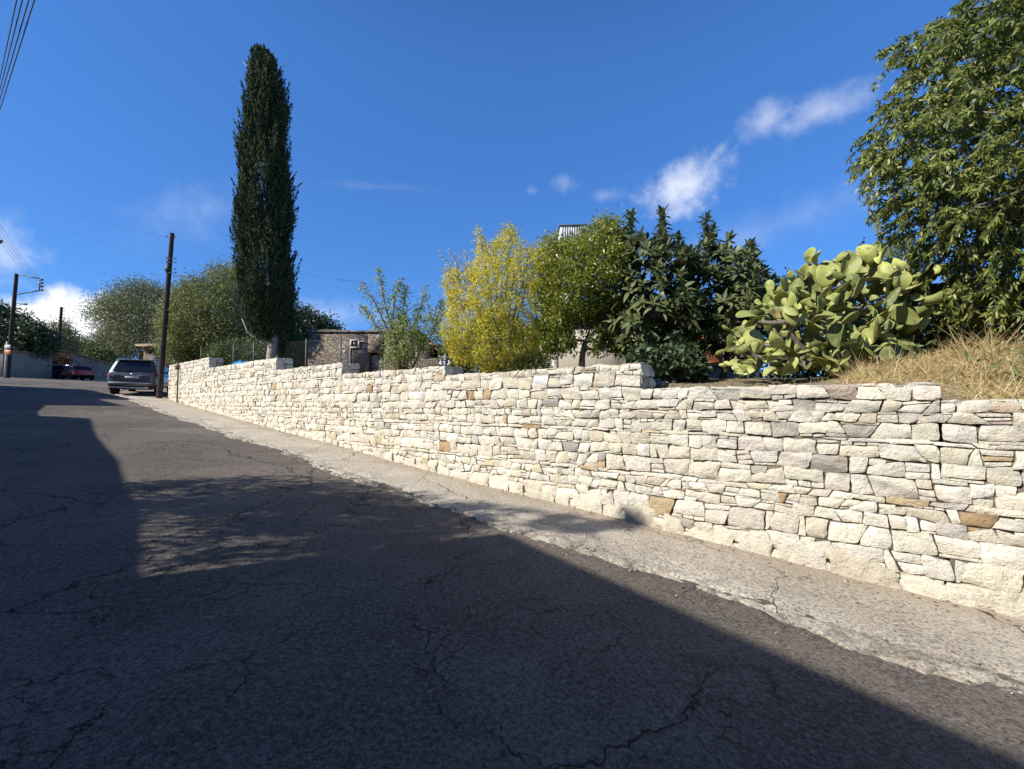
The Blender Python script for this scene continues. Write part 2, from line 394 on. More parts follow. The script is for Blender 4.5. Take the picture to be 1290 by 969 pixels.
# ------------------------------------------------------------------ the stone wall
CREAM = np.array([(.765, .705, .565), (.79, .74, .62), (.74, .68, .545), (.75, .70, .59), (.80, .755, .645), (.71, .655, .54)])
OCHRE = np.array([(.56, .44, .27), (.48, .34, .19), (.60, .51, .33), (.56, .46, .35), (.62, .54, .38)])
GREY = np.array([(.50, .465, .40), (.56, .52, .45), (.42, .39, .335), (.58, .54, .47)])
class Stones:
    def __init__(s): s.V = []; s.Q = []; s.C = []; s.n = 0; s.k = 0
    def add(s, q, frame, res=.03, gap=.0036, out=.0, bulge=.014, rnd=.13, amp=.010, tint=None, skirt=.06):
        """one stone: q = bl, br, tr, tl in wall coordinates; frame(a, b, o) -> world"""
        q = np.asarray(q, float); s.k += 1; sd_ = s.k * 3.17
        w = .5 * (np.linalg.norm(q[1] - q[0]) + np.linalg.norm(q[2] - q[3])); h = .5 * (np.linalg.norm(q[3] - q[0]) + np.linalg.norm(q[2] - q[1]))
        if w < .02 or h < .012: return
        nu = int(np.clip(round(w / res), 3, 22)); nv = int(np.clip(round(h / res), 3, 14))
        def ax(n):
            x = np.linspace(-1, 1, n + 1); return np.sign(x) * np.abs(x) ** .82
        t, v = np.meshgrid(ax(nu), ax(nv), indexing='ij')
        edge = np.maximum(np.abs(t), np.abs(v))
        r_ = rnd * rng.uniform(.5, 1.25)
        tt = t * np.sqrt(np.clip(1 - r_ * v ** 4, 0, 1)) if False else t * (1 - r_ * .5 * np.abs(v) ** 5 * min(1, h / w * 1.0))
        vv = v * (1 - r_ * .5 * np.abs(t) ** 5 * min(1, w / h * .6))
        gx = max(.5, 1 - 2 * gap / w); gy = max(.45, 1 - 2 * gap / h)
        A = (tt * gx + 1) / 2; B = (vv * gy + 1) / 2
        P = ((1 - A) * (1 - B))[..., None] * q[0] + (A * (1 - B))[..., None] * q[1] + (A * B)[..., None] * q[2] + ((1 - A) * B)[..., None] * q[3]
        a, b = P[..., 0], P[..., 1]
        am = amp * min(1, min(w, h) / .12)
        a = a + am * 1.3 * fbm(a * 11, b * 11, sd_, 3) * edge ** 2; b = b + am * fbm(a * 11 + 40, b * 11, sd_, 3) * edge ** 2
        sz = min(1.0, min(w, h) / .16)
        dome = bulge * sz * (1 - .6 * np.abs(t) ** 7 - .6 * np.abs(v) ** 7)
        fac = np.full(t.shape, 9.0)
        for _ in range(3):
            g = rng.uniform(-1, 1, 2) * .022 * sz; fac = np.minimum(fac, g[0] * t + g[1] * v + rng.uniform(.0, .014) * sz)
        o_ = out + dome + fac + .015 * sz * fbm(a * 14, b * 14, sd_ + 5, 4) + rng.uniform(-.008, .010)
        W = frame(a, b, o_)
        I = np.arange((nu + 1) * (nv + 1)).reshape(nu + 1, nv + 1)
        Q = [np.stack([I[:-1, :-1], I[1:, :-1], I[1:, 1:], I[:-1, 1:]], -1).reshape(-1, 4)]
        ring = np.concatenate([I[:-1, 0], I[-1, :-1], I[:0:-1, -1], I[0, :0:-1]])
        ra, rb = a.ravel()[ring], b.ravel()[ring]
        ca, cb = q.mean(0)
        Wr = frame(ca + (ra - ca) * .97, cb + (rb - cb) * .97, np.full(len(ring), -skirt))
        J = I.size + np.arange(len(ring)); K = np.roll(np.arange(len(ring)), -1)
        Q.append(np.stack([J, J[K], ring[K], ring], -1))
        V = np.concatenate([W.reshape(-1, 3), Wr])
        if tint is None:
            u = rng.random()
            tint = CREAM[rng.integers(len(CREAM))] if u < .87 else (OCHRE[rng.integers(len(OCHRE))] if u < .955 else GREY[rng.integers(len(GREY))])
            if .87 <= u < .935: tint = .5 * tint + .5 * CREAM[rng.integers(len(CREAM))] if rng.random() < .55 else tint
            tint = tint * rng.uniform(.84, 1.05) * np.array([1, rng.uniform(.97, 1.005), rng.uniform(.94, 1.03)])
        s.V.append(V); s.Q.append(np.concatenate(Q) + s.n); s.C.append(np.tile(tint, (len(V), 1))); s.n += len(V)
    def build(s, name, mat, parent=None, sharp=50):
        return mesh(name, np.concatenate(s.V), np.concatenate(s.Q), mat, parent, True, True, None, None, sharp, np.concatenate(s.C))

def line_noise(s, k):
    return .013 * vn(s * 1.6, s * 0 + k * 3.7) + .009 * vn(s * 5.3, s * 0 + k * 7.9) + .02 * vn(s * .33, s * 0 + k * 1.9)

def lay_course(st, frame, a0, a1, bot, top, res, wide=1.0):
    """stones between the two bed lines bot(a) and top(a) from a0 to a1"""
    a = a0; lean = 0.0
    f = lambda fn, x: float(fn(np.array([x]))[0])
    while a < a1 - 1e-4:
        h = f(top, a) - f(bot, a)
        if h < .02: a += .1; continue
        u = rng.random()
        w = np.clip(h * rng.uniform(.8, 2.0) * wide, .09, .38)
        if h < .09: w = rng.uniform(.12, .38)
        kind = 'full'
        if h > .10:
            if u < .055: kind = 'stack'; w = rng.uniform(.09, .20)
            elif u < .24: kind = 'top'
            elif u < .36: kind = 'bottom'
            elif u < .43: kind = 'thin'; w = rng.uniform(.05, .09)
            elif u < .52: kind = 'wedge'
        b = a + w
        if a1 - b < .10: b = a1
        r_ = res(0.5 * (a + b))
        ln = 0 if b >= a1 - 1e-6 else rng.normal(0, .020)
        L0, L1 = a - lean, a + lean; R0, R1 = b - ln, b + ln
        bl = [L0, f(bot, L0)]; br = [R0, f(bot, R0)]; tr = [R1, f(top, R1)]; tl = [L1, f(top, L1)]
        j = lambda p, e=.007: [p[0] + rng.normal(0, e * .5), p[1] + rng.normal(0, e)]
        bl, br, tr, tl = np.array(j(bl)), np.array(j(br)), np.array(j(tr)), np.array(j(tl))
        lerp = lambda p, q, t: p + (q - p) * t
        if kind in ('full', 'thin'): st.add([bl, br, tr, tl], frame, r_)
        elif kind == 'stack':
            n = rng.integers(2, 4); c = np.sort(np.linspace(0, 1, n + 1)[1:-1] + rng.uniform(-.14, .14, n - 1)); c = [0, *c, 1]
            for i in range(n):
                e0, e1 = rng.uniform(-.05, .05, 2) if 0 < i else (0, 0)
                st.add([lerp(bl, tl, c[i]), lerp(br, tr, c[i]), lerp(br, tr, c[i + 1]), lerp(bl, tl, c[i + 1])], frame, r_, .006, -.004, .012)
        elif kind in ('top', 'bottom'):
            t0 = rng.uniform(.68, .82); t1 = np.clip(t0 + rng.uniform(-.10, .10), .6, .9)
            if kind == 'bottom': t0, t1 = 1 - t0, 1 - t1
            m0, m1 = lerp(bl, tl, t0), lerp(br, tr, t1)
            big, sm = ([bl, br, m1, m0], [m0, m1, tr, tl]) if kind == 'top' else ([m0, m1, tr, tl], [bl, br, m1, m0])
            st.add(big, frame, r_)
            sm = np.array(sm); n = 1 if w < .22 else rng.integers(1, 4)
            for i in range(n):
                st.add([lerp(sm[0], sm[1], i / n), lerp(sm[0], sm[1], (i + 1) / n), lerp(sm[3], sm[2], (i + 1) / n), lerp(sm[3], sm[2], i / n)], frame, r_, .005, -.006, .010)
        else:  # a stone with a sloping shoulder and a chip wedged above it
            k = rng.uniform(.45, .7); t = rng.uniform(.42, .62); fl = rng.random() < .5
            if fl: st.add([bl, br, lerp(br, tr, t), tl], frame, r_); st.add([lerp(tl, br, .52), lerp(br, tr, t + .05), tr, lerp(tl, tr, .45)], frame, r_, .007, -.006, .010)
            else: st.add([bl, br, tr, lerp(bl, tl, t)], frame, r_); st.add([lerp(bl, tl, t + .05), lerp(bl, tr, .52) , lerp(tl, tr, .55), tl], frame, r_, .007, -.006, .010)
        a = b; lean = ln

def build_wall():
    x, y = xy(3.4, 0)
    root = thing('stone_wall', 'long cream limestone retaining wall stepping down along the sloping pavement', 'stone wall', (x, y, -.1))
    st = Stones(); M_ST = m_stone()
    fr = lambda a, b, o: np.stack([*xy(a, o), b], -1)
    res = lambda s: .026 if s < 3 else (.033 if s < 6.5 else (.045 if s < 12 else .07))
    lev = [-1.3]
    while lev[-1] < 3.6:
        lev.append(lev[-1] + (rng.uniform(.045, .065) if rng.random() < .12 else rng.uniform(.125, .205)))
    # make the courses meet the tops of the sections nearly level
    Gr = lambda s: G(s, 0)
    for k in range(len(lev) - 1):
        zb, zt = lev[k], lev[k + 1]; runs = []
        for (s0, s1, top) in WS:
            if zb > top - .075: continue
            # leave out what lies under the pavement
            ss_ = np.linspace(s0, s1, 80); ok = ss_[Gr(ss_) < zt + .02] if zt < 2.2 else ss_
            if len(ok) < 2: continue
            a0, a1 = ok.min(), ok.max()
            clip = zt > top - .085
            if runs and abs(runs[-1][1] - a0) < .02 and not clip and not runs[-1][2]: runs[-1][1] = a1
            else: runs.append([a0, a1, clip, top])
        for a0, a1, clip, top in runs:
            bot = lambda a, k=k: lev[k] + line_noise(a, k)
            tp = (lambda a, top=top: top + .010 * vn(a * 3.1, a * 0 + 5) + .006 * vn(a * 9, a * 0)) if clip else (lambda a, k=k: lev[k + 1] + line_noise(a, k + 1))
            lay_course(st, fr, a0, a1, bot, tp, res)
    # big rounded stones of the footing, following the slope of the pavement
    a = -6.5
    while a < 26:
        w = rng.uniform(.26, .62) if a < 5 else rng.uniform(.22, .46); b = a + w
        h0, h1 = (rng.uniform(.13, .30, 2) if a < 3.2 else (rng.uniform(.10, .22, 2) if a < 9 else rng.uniform(.08, .15, 2)))
        if rng.random() < .14: h0 *= .45; h1 *= .6
        g = lambda s: float(G(s, 0)) + .03
        tint = (CREAM[rng.integers(6)] * .72 + OCHRE[rng.integers(5)] * .28) * rng.uniform(.82, 1.0)
        st.add([(a, g(a) - .12), (b, g(b) - .12), (b - rng.uniform(-.02, .12) * w, g(b) + h1), (a + rng.uniform(-.02, .12) * w, g(a) + h0)], fr, res(a), .005, .010, .030, .30, .020, tint)
        a = b + (rng.uniform(0, .05))
    # stepped section ends, far end and the tops
    ends = [(WS[i][1], WS[i][2], WS[i + 1][2]) for i in range(len(WS) - 1)]
    for s1, lo, hi in ends:
        fe = lambda a, b, o, s1=s1: np.stack([*xy(s1 - o, -a), b], -1)
        n = max(1, round((hi - lo) / .19)); zz = np.linspace(lo, hi, n + 1)
        for i in range(n):
            c = [0, rng.uniform(.2, .3), .5]
            for q in range(2): st.add([(c[q], zz[i]), (c[q + 1], zz[i]), (c[q + 1], zz[i + 1]), (c[q], zz[i + 1])], fe, .04, .007, -.012)
    fe = lambda a, b, o: np.stack([*xy(26.8 + o, -a), b], -1)
    for z0, z1 in zip(np.arange(1.5, 3.3, .19), np.arange(1.69, 3.45, .19)):
        c = [0, rng.uniform(.2, .3), .5]
        for q in range(2): st.add([(c[q], z0), (c[q + 1], z0), (c[q + 1], min(z1, 3.4)), (c[q], min(z1, 3.4))], fe, .06)
    for s0, s1, top in WS:
        ft = lambda a, b, o, top=top: np.stack([*xy(a, -b), top + o - .02], -1)
        a = s0
        while a < s1 - .05:
            b = min(s1, a + rng.uniform(.2, .42)); m = rng.uniform(.18, .32)
            st.add([(a, .0), (b, .0), (b, m), (a, m)], ft, .07, .008, 0, .01, skirt=.04); st.add([(a, m), (b, m), (b, .5), (a, .5)], ft, .07, .008, 0, .01, skirt=.04)
            a = b
    st.build('stonework', M_ST, root)
    mb = MB()
    for s0, s1, top in WS:
        P = []
        for s in (s0 + .02, s1 - .02):
            for d in (-.028, -.47): P.append((*xy(s, d), s))
        V = []
        for z in (None, top - .035):
            for x_, y_, s in P: V.append((x_, y_, (G(s, 0) - .6) if z is None else z))
        mb.add(V, [(0, 2, 3, 1), (4, 5, 7, 6), (0, 1, 5, 4), (1, 3, 7, 5), (3, 2, 6, 7), (2, 0, 4, 6)])
    mb.build('joint_core', m_mortar(), root)
build_wall()
# ------------------------------------------------------------------ vegetation
def unit(v): return v / (np.linalg.norm(v, axis=-1, keepdims=True) + 1e-9)
def rdir(n, up=0.0):
    v = rng.normal(size=(n, 3)); v[:, 2] += up; return unit(v)
def strips(P, D, L, W, prof, bend=0.0, side=None, tone=None, cup=0.0):
    """n leaves or blades: root P, direction D, length L, width W; prof = widths along the leaf"""
    n = len(P); k = len(prof)
    L = np.broadcast_to(L, (n,)); W = np.broadcast_to(W, (n,)); bend = np.broadcast_to(bend, (n,))
    if side is None: side = np.cross(D, rdir(n))
    side = unit(side - (side * D).sum(1, keepdims=True) * D)
    nr = np.cross(side, D)
    t = np.linspace(0, 1, k)
    C = P[:, None] + D[:, None] * (L[:, None, None] * t[None, :, None])
    C = C + np.array([0, 0, -1.0]) * ((bend * L)[:, None, None] * (t ** 2)[None, :, None])
    w = .5 * W[:, None] * np.asarray(prof)[None]
    A = C - side[:, None] * w[..., None] + nr[:, None] * (w * cup)[..., None]; B = C + side[:, None] * w[..., None] + nr[:, None] * (w * cup)[..., None]
    V = np.stack([A, B], 2).reshape(n, 2 * k, 3)
    o = (np.arange(n) * 2 * k)[:, None, None]
    q = np.array([[2 * i, 2 * i + 1, 2 * i + 3, 2 * i + 2] for i in range(k - 1)])
    Q = (o + q[None]).reshape(-1, 4)
    tone = rng.random(n) if tone is None else tone
    return V.reshape(-1, 3), Q, np.repeat(tone, 2 * k)
class Leaves:
    def __init__(s): s.V = []; s.Q = []; s.A = []; s.n = 0
    def add(s, r):
        V, Q, A = r; s.V.append(V); s.Q.append(Q + s.n); s.A.append(A); s.n += len(V)
    def build(s, name, mat, parent): return mesh(name, np.concatenate(s.V), np.concatenate(s.Q), mat, parent, True, False, {'leaf_tone': np.concatenate(s.A)})

def inpoly(P, poly):
    x, y = P[:, 0], P[:, 1]; r = np.zeros(len(P), bool); n = len(poly); j = n - 1
    for i in range(n):
        xi, yi = poly[i]; xj, yj = poly[j]
        c = ((yi > y) != (yj > y)) & (x < (xj - xi) * (y - yi) / (yj - yi + 1e-9) + xi); r ^= c; j = i
    return r
def edgedist(P, poly):
    d = np.full(len(P), 1e9); n = len(poly)
    for i in range(n):
        a = np.array(poly[i], float); b = np.array(poly[(i + 1) % n], float); ab = b - a
        t = np.clip(((P - a) @ ab) / (ab @ ab + 1e-9), 0, 1); d = np.minimum(d, np.linalg.norm(P - a - t[:, None] * ab, axis=1))
    return d
def crown_points(poly, Y, thick, n, inset=0.0):
    """points filling a crown whose outline was measured in the photograph; the crown stands at distance Y and is as deep as it is wide"""
    poly = np.array(poly, float); lo, hi = poly.min(0), poly.max(0); out = []
    while sum(map(len, out)) < n:
        P = rng.uniform(lo, hi, (n * 3, 2)); P = P[inpoly(P, poly)]
        e = edgedist(P, poly); P = P[e >= inset]; e = e[e >= inset]
        k = np.sqrt(np.clip(e / (.32 * min(hi - lo)), .03, 1))
        z = Y + thick * k * rng.uniform(-1, 1, len(P))
        out.append(np.array([at(p[0], p[1], Y) * 1.0 + np.array([0, q - Y, 0]) for p, q in zip(P, z)]).reshape(-1, 3))
    return np.concatenate(out)[:n]

def limbs(mb, base, nodes, r0, r1=.008, lift=.4, start=.35):
    """curved branches from the trunk to every node, each leaving the nearest one already grown"""
    base = np.asarray(base, float); nodes = np.asarray(nodes, float)
    top = nodes.mean(0) * np.array([.5, .5, 0]) + base * np.array([.5, .5, 0]); top[2] = base[2] + start * (nodes[:, 2].max() - base[2])
    tr = np.array([base + (top - base) * t + np.array([.04 * math.sin(5 * t + base[0]), .04 * math.cos(4 * t), 0]) * r0 * 8 for t in np.linspace(0, 1, 6)])
    mb.tube(tr, np.linspace(r0, r0 * .62, 6), 8)
    have = [(p, r0 * .6) for p in tr[3:]]
    for nde in nodes[np.argsort(np.linalg.norm(nodes - tr[-1], axis=1))]:
        hp = np.array([h[0] for h in have]); dd = np.linalg.norm(hp - nde, axis=1) + .6 * np.clip(hp[:, 2] - nde[2], 0, 9)
        i = dd.argmin(); p, r = have[i]; ra = max(r1 * 1.4, r * .62)
        m = (p + nde) / 2 + np.array([0, 0, -lift * .25 * np.linalg.norm(nde - p)]) + rng.normal(0, .05, 3) * np.linalg.norm(nde - p)
        t = np.linspace(0, 1, 5)[:, None]; c = (1 - t) ** 2 * p + 2 * t * (1 - t) * m + t ** 2 * nde
        mb.tube(c, np.linspace(ra, max(r1, ra * .5), 5), 5, False)
        have += [(c[2], ra * .75), (c[4], max(r1, ra * .5))]
LEAF = (.12, 1.0, .75, .05); OVAL = (.25, 1.0, .1)

M_BARK = barkmat('grey_brown_bark', (.10, .085, .068), (.22, .19, .155))
M_DBARK = barkmat('dark_bark', (.045, .038, .032), (.10, .085, .07))
M_PALE = barkmat('pale_grey_bark', (.28, .245, .20), (.40, .36, .30))

def leafy(root, poly, Y, thick, clumps, per, rad, L, W, mat, prof=OVAL, base=None, trunk_r=.08, bark=None, up=.2, bend=.15, tone=lambda p, n: rng.random(n), inset=0.0, start=.35, twigs=0, nodes_n=None, flat=1.0):
    C = crown_points(poly, Y, thick, clumps, inset)
    lv = Leaves()
    n = clumps * per
    c = np.repeat(C, per, 0)
    out = unit(c - C.mean(0))
    P = c + rng.normal(size=(n, 3)) * rad * np.array([1, 1, flat])
    D = unit(rdir(n) * .9 + .5 * out + np.array([0, 0, up]))
    lv.add(strips(P, D, L * rng.uniform(.65, 1.25, n), W * rng.uniform(.7, 1.2, n), prof, bend, tone=np.clip(tone(P, n), 0, 1)))
    if base is not None:
        mb = MB(); k = nodes_n or max(8, clumps // 6)
        nodes = C[rng.choice(clumps, min(k, clumps), False)]; limbs(mb, base, nodes, trunk_r, start=start)
        for i in range(twigs):
            q = nodes[rng.integers(len(nodes))]; d = unit(q - C.mean(0) + np.array([0, 0, .5]) + rng.normal(0, .5, 3)) * rng.uniform(.3, .8) * max(1, Y / 25); mb.tube([q, q + d * .5 + rng.normal(0, .03, 3), q + d], [.014, .010, .005], 4, False)
        mb.build('trunk', bark or M_BARK, root)
    lv.build('crown', mat, root)
    return C

# --- the cypress
def cypress():
    Y = 15.3; b = at(341, 462, Y); s, d = sd(b[0], Y); b[2] = float(garden(s, d)) - .05
    root = thing('cypress_tree', 'tall narrow dark green cypress rising behind the wall', 'cypress tree', b)
    # measured outline: (y, left, right)
    tab = np.array([(52, 328, 331), (64, 326, 335), (80, 317, 346), (100, 312, 354), (130, 309, 360), (170, 306, 362), (210, 300, 366), (250, 299, 368), (300, 298, 371), (340, 298, 372), (370, 299, 371), (395, 304, 369), (412, 312, 362), (424, 324, 352)], float)
    lv = Leaves(); n = 2100; per = 50
    yy = rng.uniform(0, 1, n); yy = 66 + (424 - 66) * yy ** .93
    l, r = np.interp(yy, tab[:, 0], tab[:, 1]), np.interp(yy, tab[:, 0], tab[:, 2])
    cx, hw = (l + r) / 2, (r - l) / 2
    m = Y / F; th = rng.uniform(0, 2 * math.pi, n); q = np.sqrt(rng.uniform(.30, 1.0, n)); q *= 1 + .10 * np.sin(3 * th + yy * .05) + rng.normal(0, .055, n)
    C = np.array([at(x, y, Y) for x, y in zip(cx, yy)])
    R_ = hw * m * .84
    P0 = C + np.stack([np.cos(th) * R_ * q, np.sin(th) * R_ * q, np.zeros(n)], -1)
    axis = unit(np.stack([np.cos(th) * .22, np.sin(th) * .22, np.ones(n) * 1.0], -1) + rng.normal(0, .10, (n, 3)))
    Lp = rng.uniform(.5, 1.25, n) * np.clip(hw / 25, .25, 1)
    t = rng.random((n, per)) ** .8
    sp_ = .082 * (1.05 - t) * np.clip(hw / 25, .5, 1)[:, None]
    o = rng.normal(size=(n, per, 3)) * sp_[..., None]
    P = P0[:, None] + axis[:, None] * (Lp[:, None] * (t - .45))[..., None] + o
    Dl = unit(axis[:, None] * 1.0 + o / .12 * .5 + rng.normal(0, .20, (n, per, 3)))
    N_ = n * per
    tone = np.repeat(rng.random(n) ** 1.4, per) * .75 + .25 * rng.random(N_)
    lv.add(strips(P.reshape(-1, 3), Dl.reshape(-1, 3), rng.uniform(.06, .14, N_), rng.uniform(.022, .042, N_), (.5, 1, .2), .05, tone=tone))
    # two thin bare leaders sticking out near the top and a drooping bough at the foot
    mb = MB()
    mb.tube([b, b + [.02, 0, .9], at(345, 420, Y), at(341, 385, Y), at(336, 240, Y), at(333, 100, Y)], [.20, .16, .15, .08, .05, .02], 10)
    for a_, e_ in (((333, 112), (365, 76)), ((333, 112), (306, 78))):
        mb.tube([at(*a_, Y), at((a_[0] + e_[0]) / 2, (a_[1] + e_[1]) / 2 - 4, Y), at(*e_, Y)], [.02, .014, .006], 5)
    mb.tube([at(344, 440, Y), at(328, 431, Y - .1), at(312, 418, Y - .2), at(305, 402, Y - .3)], [.07, .055, .04, .02], 6)
    lv.build('crown', leafmat('cypress_leaf', (.024, .040, .018), (.070, .094, .038), (.12, .115, .05), .8, .15, .05), root)
    mb.build('trunk', M_PALE, root)
cypress()

# --- trees far off on the left
M_OLIVE = leafmat('olive_leaf', (.15, .175, .06), (.28, .30, .10), (.36, .33, .12), .6, .3, .2)
M_GREY = leafmat('grey_green_leaf', (.12, .135, .065), (.24, .255, .11), None, .6, .3, .15)
M_DARK = leafmat('dark_green_leaf', (.035, .058, .027), (.08, .115, .048), None, .5, .35, .12)
M_MID = leafmat('mid_green_leaf', (.07, .10, .035), (.15, .185, .06), None, .5, .35, .2)
def simple_tree(name, label, cat, poly, Y, thick, clumps, per, rad, L, W, mat, bx, by, trunk_r, group=None, road=True, **kw):
    b = at(bx, by, Y); s, d = sd(b[0], Y); b[2] = (float(G(s, d)) if road else float(garden(s, d))) - .1
    root = thing(name, label, cat, b, 0, group); leafy(root, poly, Y, thick, clumps, per, rad, L, W, mat, base=b, trunk_r=trunk_r, **kw); return root
GT = 'trees beyond the wall and road'
simple_tree('olive_tree', 'broad grey green olive tree behind the wooden pole and the cypress', 'olive tree', [(217, 392), (228, 372), (250, 356), (272, 343), (296, 337), (318, 346), (330, 372), (336, 410), (332, 448), (300, 452), (250, 456), (220, 452), (213, 430)], 23, 2.2, 560, 130, .25, .15, .042, M_OLIVE, 272, 458, .2, GT, False, twigs=60)
simple_tree('almond_tree', 'sparse grey brown tree with bare twigs above the parked grey car', 'tree', [(124, 402), (132, 384), (150, 368), (172, 358), (196, 362), (212, 376), (222, 400), (220, 428), (205, 440), (184, 446), (160, 440), (138, 424), (126, 416)], 33, 2.6, 420, 100, .38, .17, .052, M_GREY, 176, 470, .2, GT, True, twigs=220)
simple_tree('fig_tree', 'dark spreading tree over the bus stop sign at the left edge', 'tree', [(-34, 400), (-10, 385), (8, 392), (24, 398), (40, 406), (58, 416), (64, 432), (60, 444), (46, 450), (24, 453), (0, 455), (-30, 455), (-42, 430)], 40, 2.0, 320, 60, .33, .32, .13, M_DARK, 22, 474, .2, GT, True, twigs=30)
simple_tree('olive_tree', 'pale green tree between the two far lamp poles', 'tree', [(58, 420), (68, 412), (80, 408), (88, 420), (92, 436), (84, 446), (62, 448), (54, 436)], 60, 2.5, 140, 60, .5, .32, .11, M_GREY, 73, 470, .2, GT, True, twigs=30)
simple_tree('carob_tree', 'low dark tree behind the far stone house left of the grey car', 'tree', [(84, 446), (92, 438), (104, 431), (118, 434), (130, 428), (144, 430), (154, 440), (156, 456), (130, 458), (100, 452)], 82, 4, 260, 50, .6, .45, .17, M_MID, 122, 470, .25, GT, True)
simple_tree('carob_tree', 'dark round tree behind the left end of the old stone building', 'tree', [(352, 398), (366, 392), (388, 393), (404, 400), (420, 408), (426, 420), (420, 440), (390, 452), (356, 450), (346, 425)], 25, 1.8, 260, 70, .25, .18, .075, M_DARK, 388, 452, .2, GT, False)
simple_tree('shrub', 'clipped green shrub between the cypress trunk and the old stone building', 'shrub', [(348, 434), (356, 428), (372, 428), (388, 427), (392, 436), (392, 468), (346, 468)], 16.2, .6, 170, 46, .09, .1, .045, leafmat('shrub_leaf', (.045, .075, .02), (.11, .15, .035), (.20, .22, .05), .5, .3, .25), 370, 470, .04, None, False)

simple_tree('hedge', 'dark green hedge growing behind the chain link fence', 'hedge', [(266, 438), (285, 434), (300, 432), (330, 430), (350, 436), (350, 474), (266, 474)], 19.2, .6, 220, 60, .15, .1, .045, M_MID, 310, 470, .05, None, False)
simple_tree('hedge', 'short length of leafy hedge between the wooden pole and the fence', 'hedge', [(224, 446), (240, 438), (262, 436), (268, 470), (224, 470)], 23.2, .6, 110, 60, .18, .12, .05, M_MID, 246, 470, .05, None, False)
# --- sapling in front of the old building
def tone_h(z0, z1, lo, hi, sp=.3):
    return lambda P, n: lo + (hi - lo) * np.clip((P[:, 2] - z0) / (z1 - z0), 0, 1) + rng.normal(0, sp, n)
M_SAP = leafmat('sapling_leaf', (.11, .15, .035), (.28, .33, .09), (.46, .47, .24), .5, .35, .3)
def sapling():
    Y = 10.6; b = at(510, 474, Y); b[2] = GD(b[0], Y) - .05
    root = thing('pomegranate_sapling', 'thin leaning sapling with sparse shoots before the old stone building', 'sapling', b)
    mb = MB(); lv = Leaves()
    stems = [[(508, 470), (498, 440), (487, 412), (476, 385), (458, 360)], [(508, 470), (500, 435), (492, 400), (486, 370), (484, 346)], [(512, 470), (515, 440), (520, 410), (530, 385), (536, 362)], [(510, 470), (508, 430), (506, 400), (508, 372), (510, 360)], [(514, 470), (530, 440), (545, 415), (556, 392), (552, 376)], [(506, 470), (492, 425), (474, 412), (462, 396), (452, 384)], [(508, 470), (494, 405), (497, 372), (503, 352)]]
    for st in stems:
        dy = rng.uniform(-.5, .5); P = np.array([at(x, y, Y) + np.array([0, dy * i / 4, 0]) for i, (x, y) in enumerate(st)]); P[0] = b if st[0][1] > 460 else P[0]
        mb.tube(P, np.linspace(.035, .006, len(P)), 6)
        tt = rng.uniform(.35, 1.02, 240) ** .8 * (len(P) - 1); i = np.clip(tt.astype(int), 0, len(P) - 2); q = P[i] + (P[i + 1] - P[i]) * (tt - i)[:, None]
        n = len(q); lv.add(strips(q + rng.normal(0, .06, (n, 3)), unit(rdir(n, .4)), rng.uniform(.06, .12, n), rng.uniform(.022, .036, n), OVAL, .2, tone=rng.uniform(.5, 1, n)))
    C = crown_points([(484, 440), (490, 415), (500, 395), (516, 388), (530, 384), (546, 392), (556, 402), (556, 430), (545, 440), (530, 444), (528, 466), (486, 466)], Y, .6, 130)
    n = 130 * 36; c = np.repeat(C, 36, 0); P = c + rng.normal(0, .095, (n, 3))
    lv.add(strips(P, rdir(n, .3), rng.uniform(.05, .1, n), rng.uniform(.02, .036, n), OVAL, .2, tone=np.clip((P[:, 2] - 2.3) * .35 + rng.uniform(0, .5, n), 0, .8)))
    mb.build('trunk', M_BARK, root); lv.build('crown', M_SAP, root)
sapling()

